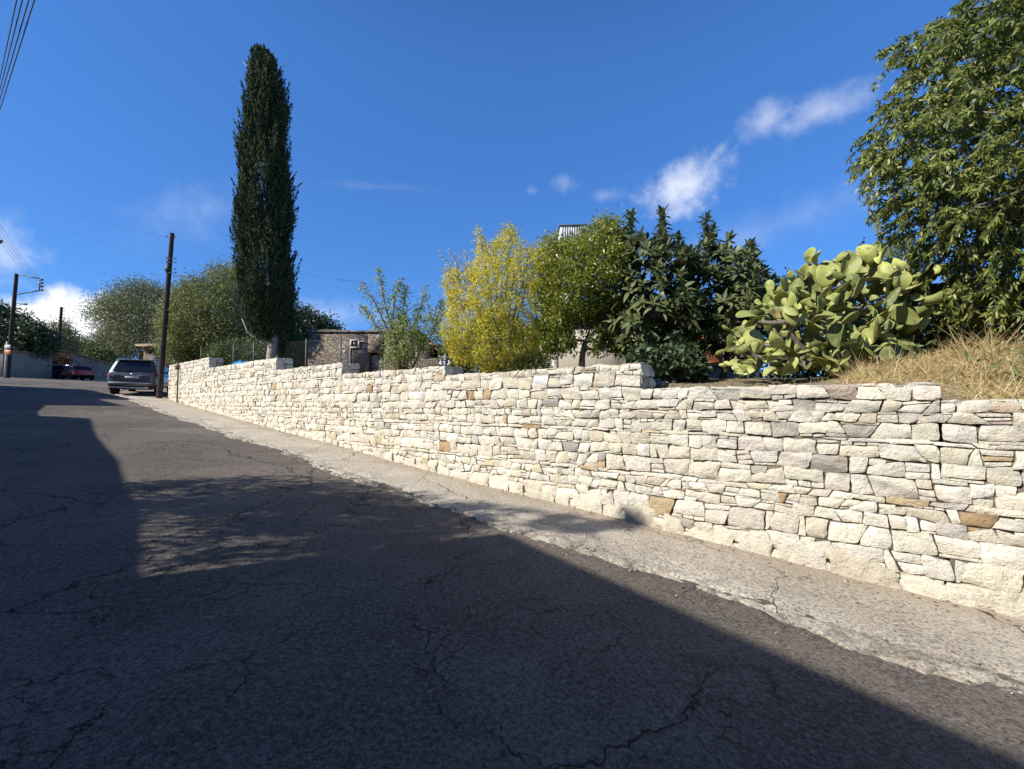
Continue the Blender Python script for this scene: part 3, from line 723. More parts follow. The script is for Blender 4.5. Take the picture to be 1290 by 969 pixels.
# --- yellow pomegranate, many stems
M_YEL = leafmat('yellow_autumn_leaf', (.25, .28, .04), (.64, .57, .065), (.92, .70, .09), .5, .3, .4)
def pomegranate():
    Y = 10.0; b = at(632, 478, Y); b[2] = GD(b[0], Y) - .05
    root = thing('pomegranate_tree', 'bushy yellow leaved pomegranate tree left of the green orange tree', 'pomegranate tree', b)
    poly = [(562, 440), (558, 405), (566, 385), (560, 345), (576, 338), (588, 345), (598, 320), (602, 290), (610, 298), (616, 322), (624, 300), (632, 288), (648, 292), (655, 305), (668, 318), (688, 312), (700, 330), (706, 380), (700, 430), (690, 456), (660, 466), (600, 466), (580, 456)]
    C = crown_points(poly, Y, 1.15, 860)
    n = 860 * 45; c = np.repeat(C, 45, 0); P = c + rng.normal(0, .075, (n, 3)) * np.array([.8, .8, 1.2])
    X_ = P[:, 0] / Y * F + CX
    tone = .43 + .26 * np.clip((635 - X_) / 60, -1, 1) + .24 * np.clip((P[:, 2] - 3.5) / 1.4, -1.2, 1) + rng.normal(0, .24, n) + .12 * fbm(P[:, 0] * 2.2, P[:, 1] * 2.2, P[:, 2] * 2.2)
    lv = Leaves(); lv.add(strips(P, rdir(n, .3), rng.uniform(.045, .085, n), rng.uniform(.017, .028, n), OVAL, .15, tone=np.clip(tone, 0, 1)))
    mb = MB()
    for i in range(9):
        f = b; tp = C[rng.integers(len(C))]; tp = C[(np.abs(C[:, 0] - (b[0] - .9 + .22 * i)) + .3 * (C[:, 2].max() - C[:, 2])).argmin()]
        m = (f + tp) / 2 + np.array([(tp[0] - f[0]) * -.12, 0, .15]); t = np.linspace(0, 1, 7)[:, None]; c_ = (1 - t) ** 2 * f + 2 * t * (1 - t) * m + t ** 2 * tp
        mb.tube(c_, np.linspace(rng.uniform(.03, .055), .008, 7), 6)
        for k in (2, 3, 4, 5):
            e = c_[k] + unit(rng.normal(size=3) + np.array([0, 0, .7])) * rng.uniform(.3, .6); mb.tube([c_[k], (c_[k] + e) / 2 + [0, 0, .03], e], [.014, .009, .004], 4, False)
    # bare grey upright twigs over the crown
    tw = []
    for x0, y0, x1, y1 in ((575, 350, 553, 318), (580, 345, 566, 316), (590, 335, 584, 316), (615, 320, 600, 284), (640, 310, 648, 288), (665, 330, 672, 305), (570, 352, 555, 338), (690, 325, 700, 292), (678, 325, 684, 296), (592, 345, 572, 322)):
        a_, e_ = at(x0, y0, Y), at(x1, y1, Y); sp = np.concatenate(mb.V); g_ = sp[np.linalg.norm(sp - a_, axis=1).argmin()]; mb.tube([g_, a_, (a_ + e_) / 2 + [.03, 0, .02], e_], [.014, .012, .008, .004], 4, False)
        q = a_ + (e_ - a_) * rng.uniform(.3, 1.05, (26, 1)); tw.append(q)
    q = np.concatenate(tw); k = len(q); lv.add(strips(q + rng.normal(0, .03, (k, 3)), rdir(k, .5), rng.uniform(.05, .08, k), rng.uniform(.018, .026, k), OVAL, .1, tone=rng.uniform(.2, .6, k)))
    mb.build('trunk', M_BARK, root); lv.build('crown', M_YEL, root)
pomegranate()

# --- orange tree
M_CIT = leafmat('citrus_leaf', (.08, .115, .016), (.25, .275, .035), (.46, .44, .08), .38, .5, .32)
def orange():
    Y = 9.4; b = at(731, 468, Y); b[2] = GD(b[0], Y) - .05
    root = thing('orange_tree', 'rounded yellow green orange tree in front of the house corner', 'orange tree', b)
    poly = [(676, 400), (678, 350), (684, 322), (694, 300), (706, 312), (722, 306), (738, 290), (752, 278), (770, 284), (784, 290), (792, 310), (794, 350), (790, 385), (778, 408), (758, 404), (740, 402), (722, 412), (700, 428), (682, 424)]
    C = crown_points(poly, Y, 1.1, 560)
    n = 560 * 48; c = np.repeat(C, 48, 0); P = c + rng.normal(0, .10, (n, 3))
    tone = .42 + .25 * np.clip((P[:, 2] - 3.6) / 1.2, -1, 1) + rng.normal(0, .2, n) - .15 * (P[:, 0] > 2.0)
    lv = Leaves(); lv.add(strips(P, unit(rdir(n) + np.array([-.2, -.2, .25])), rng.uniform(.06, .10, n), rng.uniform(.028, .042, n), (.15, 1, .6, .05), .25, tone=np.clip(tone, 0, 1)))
    C2 = crown_points([(676, 425), (700, 430), (716, 415), (722, 440), (712, 440), (700, 444), (690, 440), (680, 432)], Y - .2, .5, 36); C3 = crown_points([(735, 410), (790, 410), (800, 440), (772, 440), (765, 432), (755, 447), (742, 445), (736, 430)], Y - .2, .5, 60)
    C2 = np.concatenate([C2, C3]); n = len(C2) * 40; c = np.repeat(C2, 40, 0)
    lv.add(strips(c + rng.normal(0, .08, (n, 3)), rdir(n, -.2), rng.uniform(.06, .10, n), rng.uniform(.03, .045, n), (.15, 1, .6, .05), .25, tone=rng.uniform(0, .3, n)))
    mb = MB(); limbs(mb, b, np.concatenate([C[rng.choice(560, 46, False)], C2[::6]]), .085, .008, start=.28)
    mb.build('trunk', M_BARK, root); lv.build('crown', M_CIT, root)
orange()

# --- loquats: rosettes of long stiff leaves, spires of upright shoots on top
M_LOQ = leafmat('loquat_leaf', (.055, .075, .028), (.165, .19, .075), (.36, .37, .20), .48, .35, .2)
def loquat(label, bx, Y, poly, spires, n_ros, seed_dx):
    b = at(bx, 476, Y); b[2] = GD(b[0], Y) - .05
    root = thing('loquat_tree', label, 'loquat tree', b, 0, 'glossy loquat trees')
    C = crown_points(poly, Y, 1.15, n_ros)
    ax = unit(unit(C - C.mean(0)) * .8 + np.array([0, 0, .75]) + rng.normal(0, .25, C.shape))
    roots = [(c, a, 12, 1.0) for c, a in zip(C, ax)]
    mb = MB()
    limbs(mb, b, C[rng.choice(n_ros, 34, False)], .085, .012, start=.22)
    for (x0, y0, x1, y1) in spires:
        p0, p1 = at(x0, y0, Y), at(x1, y1, Y); dy = rng.uniform(-.5, .5); p0[1] += dy; p1[1] += dy
        mb.tube([p0, (p0 + p1) / 2, p1], [.03, .022, .012], 6, False)
        k = max(3, int(np.linalg.norm(p1 - p0) / .11))
        for t in np.linspace(.1, 1, k): roots.append((p0 + (p1 - p0) * t - np.array([0, 0, .11]), unit(p1 - p0 + rng.normal(0, .10, 3)), 12 if t < .9 else 15, rng.uniform(.80, .98)))
    P, D, L, W, B, T, S = [], [], [], [], [], [], []
    for c, a, k, sc in roots:
        th = rng.uniform(0, 6.28) + np.arange(k) * 2.4; u_ = unit(np.cross(a, [.3, .9, .1])); v_ = np.cross(a, u_)
        el = np.linspace(.20, 1.0, k) + rng.normal(0, .22, k)
        d = (np.cos(th) * np.cos(el))[:, None] * u_ + (np.sin(th) * np.cos(el))[:, None] * v_ + np.sin(el)[:, None] * a
        P.append(c + d * .015 + a * np.linspace(-.05, .04, k)[:, None]); D.append(unit(d)); L.append(sc * rng.uniform(.13, .26, k)); W.append(sc * rng.uniform(.055, .095, k)); B.append(np.clip(np.linspace(.5, .0, k) + rng.normal(0, .12, k), 0, 1)); T.append(np.clip(rng.uniform(0, .7) * .5 + rng.random(k) * .55, 0, 1)); S.append(np.cross(d, a))
    lv = Leaves(); cc = lambda x: np.concatenate(x)
    lv.add(strips(cc(P), cc(D), cc(L), cc(W), (.12, .75, 1, .7, .05), cc(B), cc(S), cc(T), .25))
    mb.build('trunk', M_DBARK, root); lv.build('crown', M_LOQ, root)
loquat('dark glossy loquat tree with three leafy spires right of the orange tree', 822, 8.9, [(772, 330), (786, 306), (800, 300), (822, 312), (842, 316), (862, 318), (872, 345), (874, 400), (866, 440), (850, 452), (800, 448), (776, 440), (768, 400)], [(795, 330, 794, 268), (788, 330, 784, 292), (826, 340, 825, 278), (832, 345, 834, 290), (856, 345, 854, 293), (808, 330, 808, 300)], 330, 0)
loquat('dark loquat tree on a single trunk beside the prickly pear', 912, 8.8, [(872, 330), (884, 312), (900, 318), (916, 320), (936, 326), (948, 338), (962, 352), (976, 372), (968, 400), (946, 424), (920, 444), (880, 440), (868, 410), (866, 360)], [(888, 330, 888, 272), (893, 330, 893, 290), (905, 335, 908, 305), (940, 345, 940, 306), (880, 340, 876, 315), (930, 345, 933, 318)], 290, 0)
simple_tree('dark_shrub', 'low dark broad leaved shrub at the foot of the loquat tree', 'shrub', [(796, 450), (810, 440), (840, 444), (862, 440), (882, 446), (880, 470), (862, 476), (806, 472), (796, 464)], 8.0, .5, 110, 26, .07, .10, .075, M_DARK, 840, 478, .03, None, False)
simple_tree('leafy_vine', 'dark climbing vine massed behind the prickly pear cactus', 'vine', [(940, 380), (966, 352), (988, 360), (1010, 346), (1040, 350), (1060, 330), (1090, 320), (1120, 322), (1150, 330), (1160, 380), (1150, 478), (1000, 480), (925, 480), (925, 440)], 9.6, .8, 330, 30, .12, .10, .07, leafmat('vine_leaf', (.05, .065, .035), (.12, .14, .07), (.22, .20, .12), .6, .3, .15), 1050, 476, .06, None, False)
simple_tree('dark_shrub', 'green bush showing through under the yellow pomegranate', 'shrub', [(640, 470), (650, 452), (672, 446), (690, 450), (696, 470)], 9.6, .35, 50, 26, .07, .07, .035, M_MID, 668, 478, .02, None, False)
simple_tree('leafy_shrub', 'green bush in the yard behind the small white figurine', 'shrub', [(552, 446), (560, 432), (576, 424), (590, 430), (594, 452), (586, 470), (566, 470)], 12.6, .5, 70, 30, .1, .1, .045, M_MID, 578, 476, .03, None, False)

simple_tree('carob_tree', 'dark evergreen tree behind the yellow pomegranate', 'tree', [(556, 452), (566, 428), (590, 412), (630, 405), (680, 408), (700, 425), (702, 470), (556, 470)], 17.5, 1.2, 260, 60, .2, .14, .06, M_MID, 630, 474, .12, None, False)
simple_tree('dark_shrub', 'dark dense undergrowth shrub beneath the big drooping tree', 'shrub', [(1080, 440), (1100, 412), (1150, 392), (1200, 385), (1300, 378), (1420, 380), (1440, 470), (1080, 470)], 7.0, .6, 420, 50, .13, .10, .045, M_MID, 1250, 470, .05, None, False)
# --- prickly pear: flat pads growing out of each other
def prickly_pear():
    Y0 = 6.7; b = at(1050, 482, Y0); b[2] = GD(b[0], Y0) - .05
    root = thing('prickly_pear', 'sprawling prickly pear cactus heaped on the soil above the wall', 'cactus', b)
    poly = [(920, 440), (925, 420), (936, 390), (955, 372), (975, 360), (985, 345), (1010, 335), (1030, 338), (1045, 320), (1070, 318), (1085, 330), (1130, 345), (1150, 338), (1185, 345), (1192, 370), (1180, 400), (1150, 420), (1120, 450), (1090, 470), (1060, 478), (990, 478), (930, 474)]
    pads = MB(); tones = []
    def pad(p, axis, nrm, L, W, tone):
        axis = unit(np.asarray(axis, float)); nrm = np.asarray(nrm, float); nrm = unit(nrm - nrm @ axis * axis); sd_ = np.cross(axis, nrm)
        u = np.linspace(0, 2 * math.pi, 19)[:-1]; rr = np.array([0, .45, .8, .96, 1.0]); V = []
        for sgn in (1, -1):
            for r in (rr if sgn > 0 else rr[:-1][::-1]):
                yy = np.cos(u) * r; xx = np.sin(u) * r
                wx = xx * (W / 2) * (1 + .22 * yy) ; hy = (yy + 1) * L / 2
                th = sgn * .018 * (1 - r ** 4) + .006 * vn(xx * 3 + p[0] * 5, yy * 3) + .42 * W * math.sin(p[0] * 17) * xx * xx + .16 * L * math.sin(p[2] * 23 + p[0] * 9) * yy * yy
                V.append(p + wx[:, None] * sd_ + hy[:, None] * axis + th[:, None] * nrm)
        V = np.array(V); m, k = V.shape[:2]; I = np.arange(m * k).reshape(m, k); J = np.roll(I, -1, 1)
        pads.add(V.reshape(-1, 3), np.stack([I[:-1], J[:-1], J[1:], I[1:]], -1).reshape(-1, 4)); tones.append(np.full(m * k, tone))
    C = crown_points(poly, Y0, .95, 360, 9)
    front = C[:, 1] < Y0
    for c in C:
        big = rng.random() < .75
        L = rng.uniform(.22, .40) if big else rng.uniform(.13, .22); W = L * rng.uniform(.44, .74)
        ax = unit((c - b) * np.array([.9, .6, .4]) / 1.4 + np.array([0, 0, .35]) + rng.normal(0, .75, 3))
        nr = unit(rng.normal(size=3) * 1.3 + np.array([-.3, -.25, .3]))
        tone = np.clip(rng.beta(2, 3) + .1, 0, .88)
        if rng.random() < .02: tone = 1.0; L *= .7; W *= .7
        pad(c - ax * L * .5, ax, nr, L, W, tone)
        if rng.random() < .45:
            e = c + ax * L * .45; a2 = unit(ax + rng.normal(0, .55, 3) + [0, 0, .2]); pad(e, a2, nr + rng.normal(0, .5, 3), L * rng.uniform(.5, .85), W * rng.uniform(.55, .85), np.clip(tone + .15, 0, .9))
    # pads standing out against the sky, as in the photograph
    for x, y, L, W, ax, nr, tn in ((1068, 336, .40, .25, (.35, 0, .9), (-.2, -1, .2), .45), (1042, 345, .38, .30, (.25, -.1, .9), (-.4, -1, .2), .7), (990, 358, .24, .20, (-.1, 0, 1), (.6, -1, -.3), .05), (1085, 358, .28, .32, (.2, 0, .5), (.7, -.8, -.4), .05), (1142, 342, .24, .17, (.1, 0, 1), (-.2, -1, 0), 1.0), (1165, 345, .34, .26, (.6, 0, .7), (.5, -.8, .1), .25), (945, 396, .42, .22, (-.8, -.2, .05), (.1, -.6, .9), .5), (935, 432, .26, .12, (-.5, -.4, -.5), (-.8, -.4, .5), .75), (952, 438, .18, .15, (0, -.3, .9), (-.2, -1, .2), .6)):
        p = at(x, y, Y0 - .45); a_ = unit(np.array(ax, float)); pad(p - a_ * L * .5, a_, nr, L, W, tn)
    t = NT('cactus_pad'); r = t.attr('leaf_tone'); p = t.obj()
    c = t.mix(t.ramp(r, 0, .9), (.085, .11, .03), (.38, .40, .11)); c = t.mix(t.ramp(r, .94, 1), c, (.55, .47, .20))
    f = t.noise(p, 9, 5, .6); c = t.mix(t.ramp(f, .5, .68, 0, .6), c, (.34, .33, .16)); c = t.mix(t.ramp(f, .32, .45, .6, 0), c, (.075, .105, .045)); f2 = t.noise(t.vm('ADD', p, (5, 1, 2)), 14, 6, .7); c = t.mix(t.ramp(f2, .57, .66, 0, .75), c, (.26, .19, .10))
    v = t.n('ShaderNodeTexVoronoi', i_Vector=p, i_Scale=26.0); c = t.mix(t.ramp(v.outputs['Distance'], .10, .2, .7, 0), c, (.40, .37, .26))
    m = t.base(c, .55, .35, 0, t.bump(t.math('ADD', f, t.ramp(v.outputs['Distance'], .05, .2, .6, 0)), .5, .02))
    pads.build('pads', m, root, smooth=True, attrs={'leaf_tone': np.concatenate(tones)})
    mb = MB(); limbs(mb, b, C[::7], .10, .03, start=.2); mb.build('woody_stem', M_BARK, root)
prickly_pear()

# --- big drooping tree over the right end of the wall
M_ALM = leafmat('drooping_leaf', (.085, .115, .025), (.28, .315, .075), (.52, .50, .20), .42, .4, .3)
def big_tree():
    Y = 5.6; b = at(1330, 470, 6.0); b[2] = GD(b[0], 6.0) - .05
    root = thing('almond_tree', 'large tree with long drooping leaves at the right edge above dry grass', 'tree', b)
    poly = [(1290, -60), (1200, -30), (1170, -10), (1146, 6), (1136, 20), (1140, 55), (1134, 80), (1128, 96), (1112, 130), (1104, 165), (1096, 182), (1100, 205), (1126, 220), (1130, 245), (1140, 262), (1150, 280), (1120, 285), (1138, 300), (1165, 305), (1190, 318), (1200, 345), (1205, 372), (1215, 395), (1240, 408), (1300, 415), (1420, 400), (1480, 250), (1480, 60), (1400, -60)]
    # branchlets: each a hanging spray with leaves along it
    nb = 2200
    C = crown_points(poly, Y, 1.35, nb, 22)
    ctr = C.mean(0)
    mb = MB(); P, D, L, W, T = [], [], [], [], []
    for c in C:
        out = unit((c - ctr) * np.array([1, 1, .5])); d = unit(out * .8 + rng.normal(0, .45, 3) + np.array([0, 0, .15]))
        ln_ = rng.uniform(.28, .52); t = np.linspace(0, 1, 6)[:, None]
        pl = c - d * ln_ * .4 + d * ln_ * t + np.array([0, 0, -1]) * ln_ * .55 * t ** 2
        mb.tube(pl, np.linspace(.007, .002, 6), 4, False)
        k = 46; tt = rng.uniform(.1, 1.0, k); q = np.stack([np.interp(tt, t[:, 0], pl[:, i]) for i in range(3)], -1)
        ld = unit(rng.normal(0, .75, (k, 3)) + d * .55 + np.array([0, 0, -.55]))
        P.append(q); D.append(ld); L.append(rng.uniform(.05, .10, k)); W.append(rng.uniform(.018, .032, k)); T.append(np.clip(rng.normal(.36, .17) + rng.normal(0, .24, k), 0, 1))
    lv = Leaves(); cc = np.concatenate
    lv.add(strips(cc(P), cc(D), cc(L), cc(W), (.12, .85, .9, .08), rng.uniform(.05, .5, nb * 46), tone=cc(T), cup=.35))
    limbs(mb, b, C[rng.choice(nb, 60, False)], .15, .012, start=.3)
    mb.build('trunk', M_BARK, root); lv.build('crown', M_ALM, root)
big_tree()
simple_tree('young_shrub', 'fresh pale green feathery shrub between the cactus and the big tree', 'shrub', [(1118, 318), (1124, 300), (1140, 296), (1156, 304), (1165, 320), (1160, 345), (1130, 340)], 7.4, .3, 70, 46, .045, .06, .012, leafmat('pale_leaf', (.19, .25, .08), (.40, .45, .17), None, .5, .3, .3), 1146, 400, .02, None, False)

# --- tree across the road that dapples the asphalt
def roadside_tree():
    s, d = 9.6, 9.2; x, y = xy(s, d); b = np.array([x, y, float(G(s, d)) - .05])
    root = thing('roadside_tree', 'spreading tree by the low house across the road', 'tree', b)
    n = 230; C = []
    while len(C) < n:
        q = rng.uniform(-1, 1, 3)
        if q @ q > 1: continue
        C.append((9.3 + q[0] * 2.15, 9.0 + q[1] * .4, 4.68 + q[2] * 1.5 + .12 * (q[0] * 2.0)))
    while len(C) < n + 60:
        q = rng.uniform(-1, 1, 3)
        if q @ q > 1: continue
        C.append((7.95 + q[0] * .85, 9.0 + q[1] * .35, 5.0 + q[2] * .95))
    for s_, z, r_ in ((7.12, 7.12, .045), (7.10, 6.95, .05), (7.2, 6.75, .10), (7.7, 6.75, .2), (8.0, 6.6, .25), (8.3, 6.4, .25), (7.5, 6.45, .15), (8.6, 6.2, .25), (7.15, 6.5, .1)):
        C += [(s_ + rng.normal(0, r_), 9.2, z + rng.normal(0, r_ * .4)) for _ in range(4)]
    C = np.array([(*xy(s_, d_), z) for s_, d_, z in C]); per = 44; n = len(C)
    P = np.repeat(C, per, 0) + rng.normal(0, .13, (n * per, 3)) * np.where(np.arange(n) >= n - 36, .6, 1.0).repeat(per)[:, None]
    lv = Leaves(); lv.add(strips(P, rdir(n * per), rng.uniform(.08, .15, n * per), rng.uniform(.035, .06, n * per), OVAL, .2))
    mb = MB(); limbs(mb, b, C[::4], .14, .01, start=.45); mb.build('trunk', M_BARK, root); lv.build('crown', M_MID, root)
roadside_tree()

# --- dry grass on the bank, weeds and litter
def grass():
    M = leafmat('dry_grass_blade', (.42, .31, .14), (.66, .52, .27), (.85, .76, .50), .7, .2, .3)
    lv = Leaves()
    def patch(s0, s1, d0, d1, n, h0, h1, lean=.5, zoff=0.0):
        s = rng.uniform(s0, s1, n); d = rng.uniform(min(d0, d1), max(d0, d1), n); x, y = xy(s, d); z = garden(s, d) + zoff
        k = np.clip(fbm(x * 2.2, y * 2.2) * .6 + .7, .25, 1.4)
        D = unit(rng.normal(0, lean, (n, 3)) + np.array([-.12, -.25, .85]))
        lv.add(strips(np.stack([x, y, z - .02], -1), D, rng.uniform(h0, h1, n) * k, rng.uniform(.004, .009, n), (1, .9, .6, .15), rng.uniform(.1, .9, n), tone=np.clip(rng.normal(.45, .25, n), 0, 1)))
    patch(-6, .45, -.55, -3.0, 21000, .16, .62, .8); patch(-6, .35, -.50, -1.2, 7000, .18, .45, .8); patch(.3, 1.1, -.75, -3.0, 2600, .12, .5, .75)
    patch(.4, 1.25, -.6, -2.6, 1900, .12, .42, .6); patch(1.2, 3.3, -.55, -3.0, 900, .05, .16, .8); patch(3.3, 12, -.8, -8, 1600, .04, .14, .8)
    # tall seed stalks
    patch(-4, 1.2, -.7, -2.4, 420, .5, .95, .4)
    o = lv.build('dry_grass', M, None); tagit(o, kind='stuff')
    # small weeds and leaf litter along the foot of the wall
    lv = Leaves(); n = 620; s = np.concatenate([rng.uniform(-1, 27, n // 2), rng.uniform(16, 27, n // 2)]); d = np.abs(rng.normal(0, .06, n)) + .035; x, y = xy(s, d)
    lv.add(strips(np.stack([x, y, G(s, d) + .02], -1), unit(rng.normal(0, .6, (n, 3)) + [0, 0, .6]), rng.uniform(.015, .07, n), rng.uniform(.006, .018, n), (.4, 1, .2), .4))
    tagit(lv.build('weeds', leafmat('weed_leaf', (.10, .09, .04), (.22, .19, .08), (.34, .26, .14), .8, .1, .2), None), kind='stuff')
    lv = Leaves(); n = 520; s = rng.uniform(-3, 26, n); d = .06 + np.abs(rng.normal(0, .22, n)); far = rng.random(n) < .15; d[far] = rng.uniform(.3, 4, far.sum()); x, y = xy(s, d)
    a = rng.uniform(0, 6.28, n)
    lv.add(strips(np.stack([x, y, G(s, d) + .040], -1), np.stack([np.cos(a), np.sin(a), rng.uniform(-.05, .25, n)], -1), rng.uniform(.025, .06, n), rng.uniform(.012, .026, n), OVAL, .1, side=np.stack([-np.sin(a), np.cos(a), rng.normal(0, .2, n)], -1)))
    tagit(lv.build('fallen_leaves', leafmat('fallen_leaf', (.10, .06, .03), (.24, .16, .08), (.36, .26, .12), .8, .1, .1), None), kind='stuff')
    lv = Leaves(); n = 2600; s = rng.uniform(-5, 2.6, n); d = rng.uniform(-2.6, -.6, n); x, y = xy(s, d); k = fbm(x * 1.7, y * 1.7, 5) > .25; s, d, x, y = s[k], d[k], x[k], y[k]; n = len(s)
    lv.add(strips(np.stack([x, y, garden(s, d)], -1) + np.stack([0 * x, 0 * x, rng.uniform(0, .3, n)], -1), rdir(n, .6), rng.uniform(.04, .12, n), rng.uniform(.015, .035, n), OVAL, .4)); tagit(lv.build('green_weeds', M_MID, None), kind='stuff')
    mb = MB()
    for i in range(520):
        s = rng.uniform(-2, 16); d = abs(rng.normal(0, .10)) + .05 if rng.random() < .5 else rng.normal(1.45, .16); x, y = xy(s, d); r = rng.uniform(.004, .013) * (1 if rng.random() < .9 else 1.8); mb.blob((x, y, float(G(s, d)) + .030 + r * .3 - .02 * (d > 1.4)), (r, r * rng.uniform(.6, 1), r * .7), None, 6, 5, .4, i)
    tagit(mb.build('loose_gravel', plain('pale_gravel', (.34, .30, .24), .95, .1, 0, .5, 30)), kind='stuff')
    # clods and small stones on the soil by the step of the wall
    mb = MB(); n = 260
    for i in range(n):
        s = rng.uniform(.6, 9); d = -rng.uniform(.5, 3.5); x, y = xy(s, d); r = rng.uniform(.008, .03); mb.blob((x, y, float(garden(s, d)) + r * .3), (r, r * rng.uniform(.6, 1), r * .7), None, 6, 5, .4, i)
    tagit(mb.build('soil_clods', M_EARTH), kind='stuff')
grass()
def rock(px, py, Y, r, label):
    p = at(px, py, Y); s, d = sd(p[0], p[1]); p[2] = float(garden(s, d)); o = thing('rock', label, 'rock', p)
    mb = MB(); mb.blob(p + np.array([0, 0, r * .45]), (r * 1.5, r, r * .8), None, 22, 14, .35, px)
    t = NT('field_stone'); q = t.pos(); f = t.noise(q, 22, 6, .65); mb.build('rock_body', t.base(t.mix(t.ramp(f, .4, .65), (.13, .12, .10), (.38, .35, .30)), .95, .1, 0, t.bump(f, 1, .05)), o, smooth=True)
rock(826, 484, 6.35, .13, 'rough grey field stone lying on the soil beside the wall step')
# ------------------------------------------------------------------ poles, cables, signs
M_POLE = barkmat('creosoted_pole_wood', (.030, .022, .017), (.065, .047, .035))
M_STEEL = plain('dark_galvanised_steel', (.10, .10, .105), .5, .4, .6)
M_INS = plain('brown_porcelain', (.10, .05, .03), .3, .5)
def ground_at(px, py, Y, lift=0.0):
    p = at(px, py, Y); s, d = sd(p[0], p[1]); p[2] = float(G(s, d)) + lift; return p
def pole(label, foot, top, r0, r1):
    o = thing('utility_pole', label, 'utility pole', foot, 0, 'wooden utility poles along the road')
    foot = np.asarray(foot, float); mb = MB(); mb.tube([foot - [0, 0, .4], foot * .5 + np.asarray(top) * .5, top], [r0, (r0 + r1) / 2, r1], 14)
    mb.build('shaft', M_POLE, o, smooth=True, sharp=50); return o
def lamp(parent, p0, p1, size=.5):
    """lamp arm from p0 to p1 and a flat lantern at its end"""
    a = MB(); p0 = np.asarray(p0, float); p1 = np.asarray(p1, float); a.tube([p0, (p0 + p1) / 2 + [0, 0, .04], p1], .025, 6)
    arm = a.build('lamp_arm', M_STEEL, parent); d = unit(p1 - p0); sdv = unit(np.cross(d, [0, 0, 1])); u_ = np.cross(sdv, d)
    M = np.stack([d, sdv, u_], 1); h = MB(); h.blob(p1 + d * size * .5, (size * .55, size * .2, size * .12), M, 12, 7)
    h.build('lantern', plain('grey_lamp_housing', (.16, .16, .17), .5), arm, smooth=True)
# pole at the end of the wall
f1 = xy(27.15, .28); P1 = np.array([f1[0], f1[1], float(G(27.15, .28))]); T1 = at(217, 294, P1[1] + .1)
o = pole('dark wooden pole standing at the far end of the stone wall', P1, T1, .128, .088)
for py in (299, 326, 331, 339, 344):
    c = at(215.5, py, P1[1]); hw_ = MB(); hw_.tube([c - [.22, .03, 0], c + [.22, .03, 0]], .012, 5)
    for k in (-.2, .2): hw_.blob(c + [k, -.03 * np.sign(-k), .04], (.03, .03, .045), None, 8, 5)
    hw_.build('insulator', M_INS, o)
b_ = MB(); c = at(211.5, 339, P1[1] - .15); b_.box(c[0] - .09, c[0] + .06, c[1] - .08, c[1] + .08, c[2] - .13, c[2] + .13, .015); b_.build('junction_box', plain('black_box', (.03, .03, .03), .5), o)
# pole with the bracket, left edge
P2 = ground_at(9, 474, 33); T2 = at(21, 345, 33.0)
o = pole('dark wooden pole with a four wire side bracket near the left edge', P2, T2, .15, .11)
A = MB(); q0, q1, q2, q3 = at(22, 346, 33), at(50, 351, 32.6), at(50, 366, 32.6), at(20, 371, 33)
A.tube([q0, q1], .045, 6); A.tube([q3, q2], .045, 6); A.tube([q1, q2], .045, 6); A.build('bracket', M_STEEL, o)
I_ = MB(); INS = []
for py in (352.5, 356.5, 361, 365.5):
    c = at(51.5, py, 32.6); INS.append(c); I_ = MB(); I_.tube([c - [.08, 0, 0], c + [.14, 0, 0]], [.05, .075], 8); I_.build('insulator', M_INS, o)
pass; lamp(o, at(20, 382.5, 33), at(29, 383, 32.4), .7)
# third pole further on
P3 = ground_at(72, 466, 55); T3 = at(77.5, 387, 55)
o = pole('wooden pole with a lamp standing beyond the parked red car', P3, T3, .19, .14)
I_ = MB()
for py in (389, 392, 396, 400): c = at(79.5, py, 55); I_ = MB(); I_.tube([c - [.2, 0, 0], c + [.18, 0, 0]], [.03, .05], 6); I_.build('insulator', M_INS, o)
pass; lamp(o, at(76, 413, 55), at(83, 412.5, 54.6), .8)
# nearer pole just outside the left edge, its lamp reaching into view
P0 = ground_at(-47, 500, 22.0); T0 = P0 + np.array([.1, 0, 10.4])
o = pole('near wooden pole whose street lamp reaches in at the left edge', P0, T0, .17, .12)
h = at(2, 306.5, 21.0); lamp(o, np.array([P0[0], P0[1], h[2] - .15]), h - np.array([.35, 0, 0]), .7)
I_ = MB(); I0 = []
for k in range(4):
    c = T0 + np.array([.18, -.1, -.25 - .32 * k]); I0.append(c); I_ = MB(); I_.tube([c - [.2, 0, 0], c + [.04, 0, 0]], [.02, .05], 7); I_.build('insulator', M_INS, o)
M_WIRE = plain('dark_cable', (.07, .068, .07), .6)
def cable(label, a, b, sag, r=.0065, n=26, group='overhead cables'):
    a = np.asarray(a, float); b = np.asarray(b, float); t = np.linspace(0, 1, n)[:, None]; P = a + (b - a) * t - np.array([0, 0, 1]) * sag * 4 * t * (1 - t)
    mb = MB(); mb.tube(P, r, 5, False); o = mb.build('overhead_cable', M_WIRE, smooth=True); return tagit(o, label, 'cable', group)
LW = ['topmost', 'second from the top', 'third from the top', 'lowest']
tops = [(20, 3), (27, 3), (35, 3), (42, 3)]; bots = [(0, 98), (0, 112), (0, 124), (0, 137)]
for k in range(4):
    # over the photographer: a straight run through the measured sight lines, from the near pole to one behind
    pA = at(*bots[k], 8.6); pB = at(*tops[k], 5.4); e = I0[k]
    d_ = unit(pB - pA)
    cable('%s overhead cable crossing the top left corner of the sky' % ('leftmost', 'second from left', 'third from left', 'rightmost')[k], pA - d_ * 6.0, pB + d_ * 9, .02, .0075, 40)
    cable('%s of the four cables running to the side bracket' % LW[k], e, INS[k], .35)
    cable('%s of the four cables between the bracket and the far lamp pole' % LW[k], INS[k], at(79.5, (389, 392, 396, 400)[k], 55), .4)
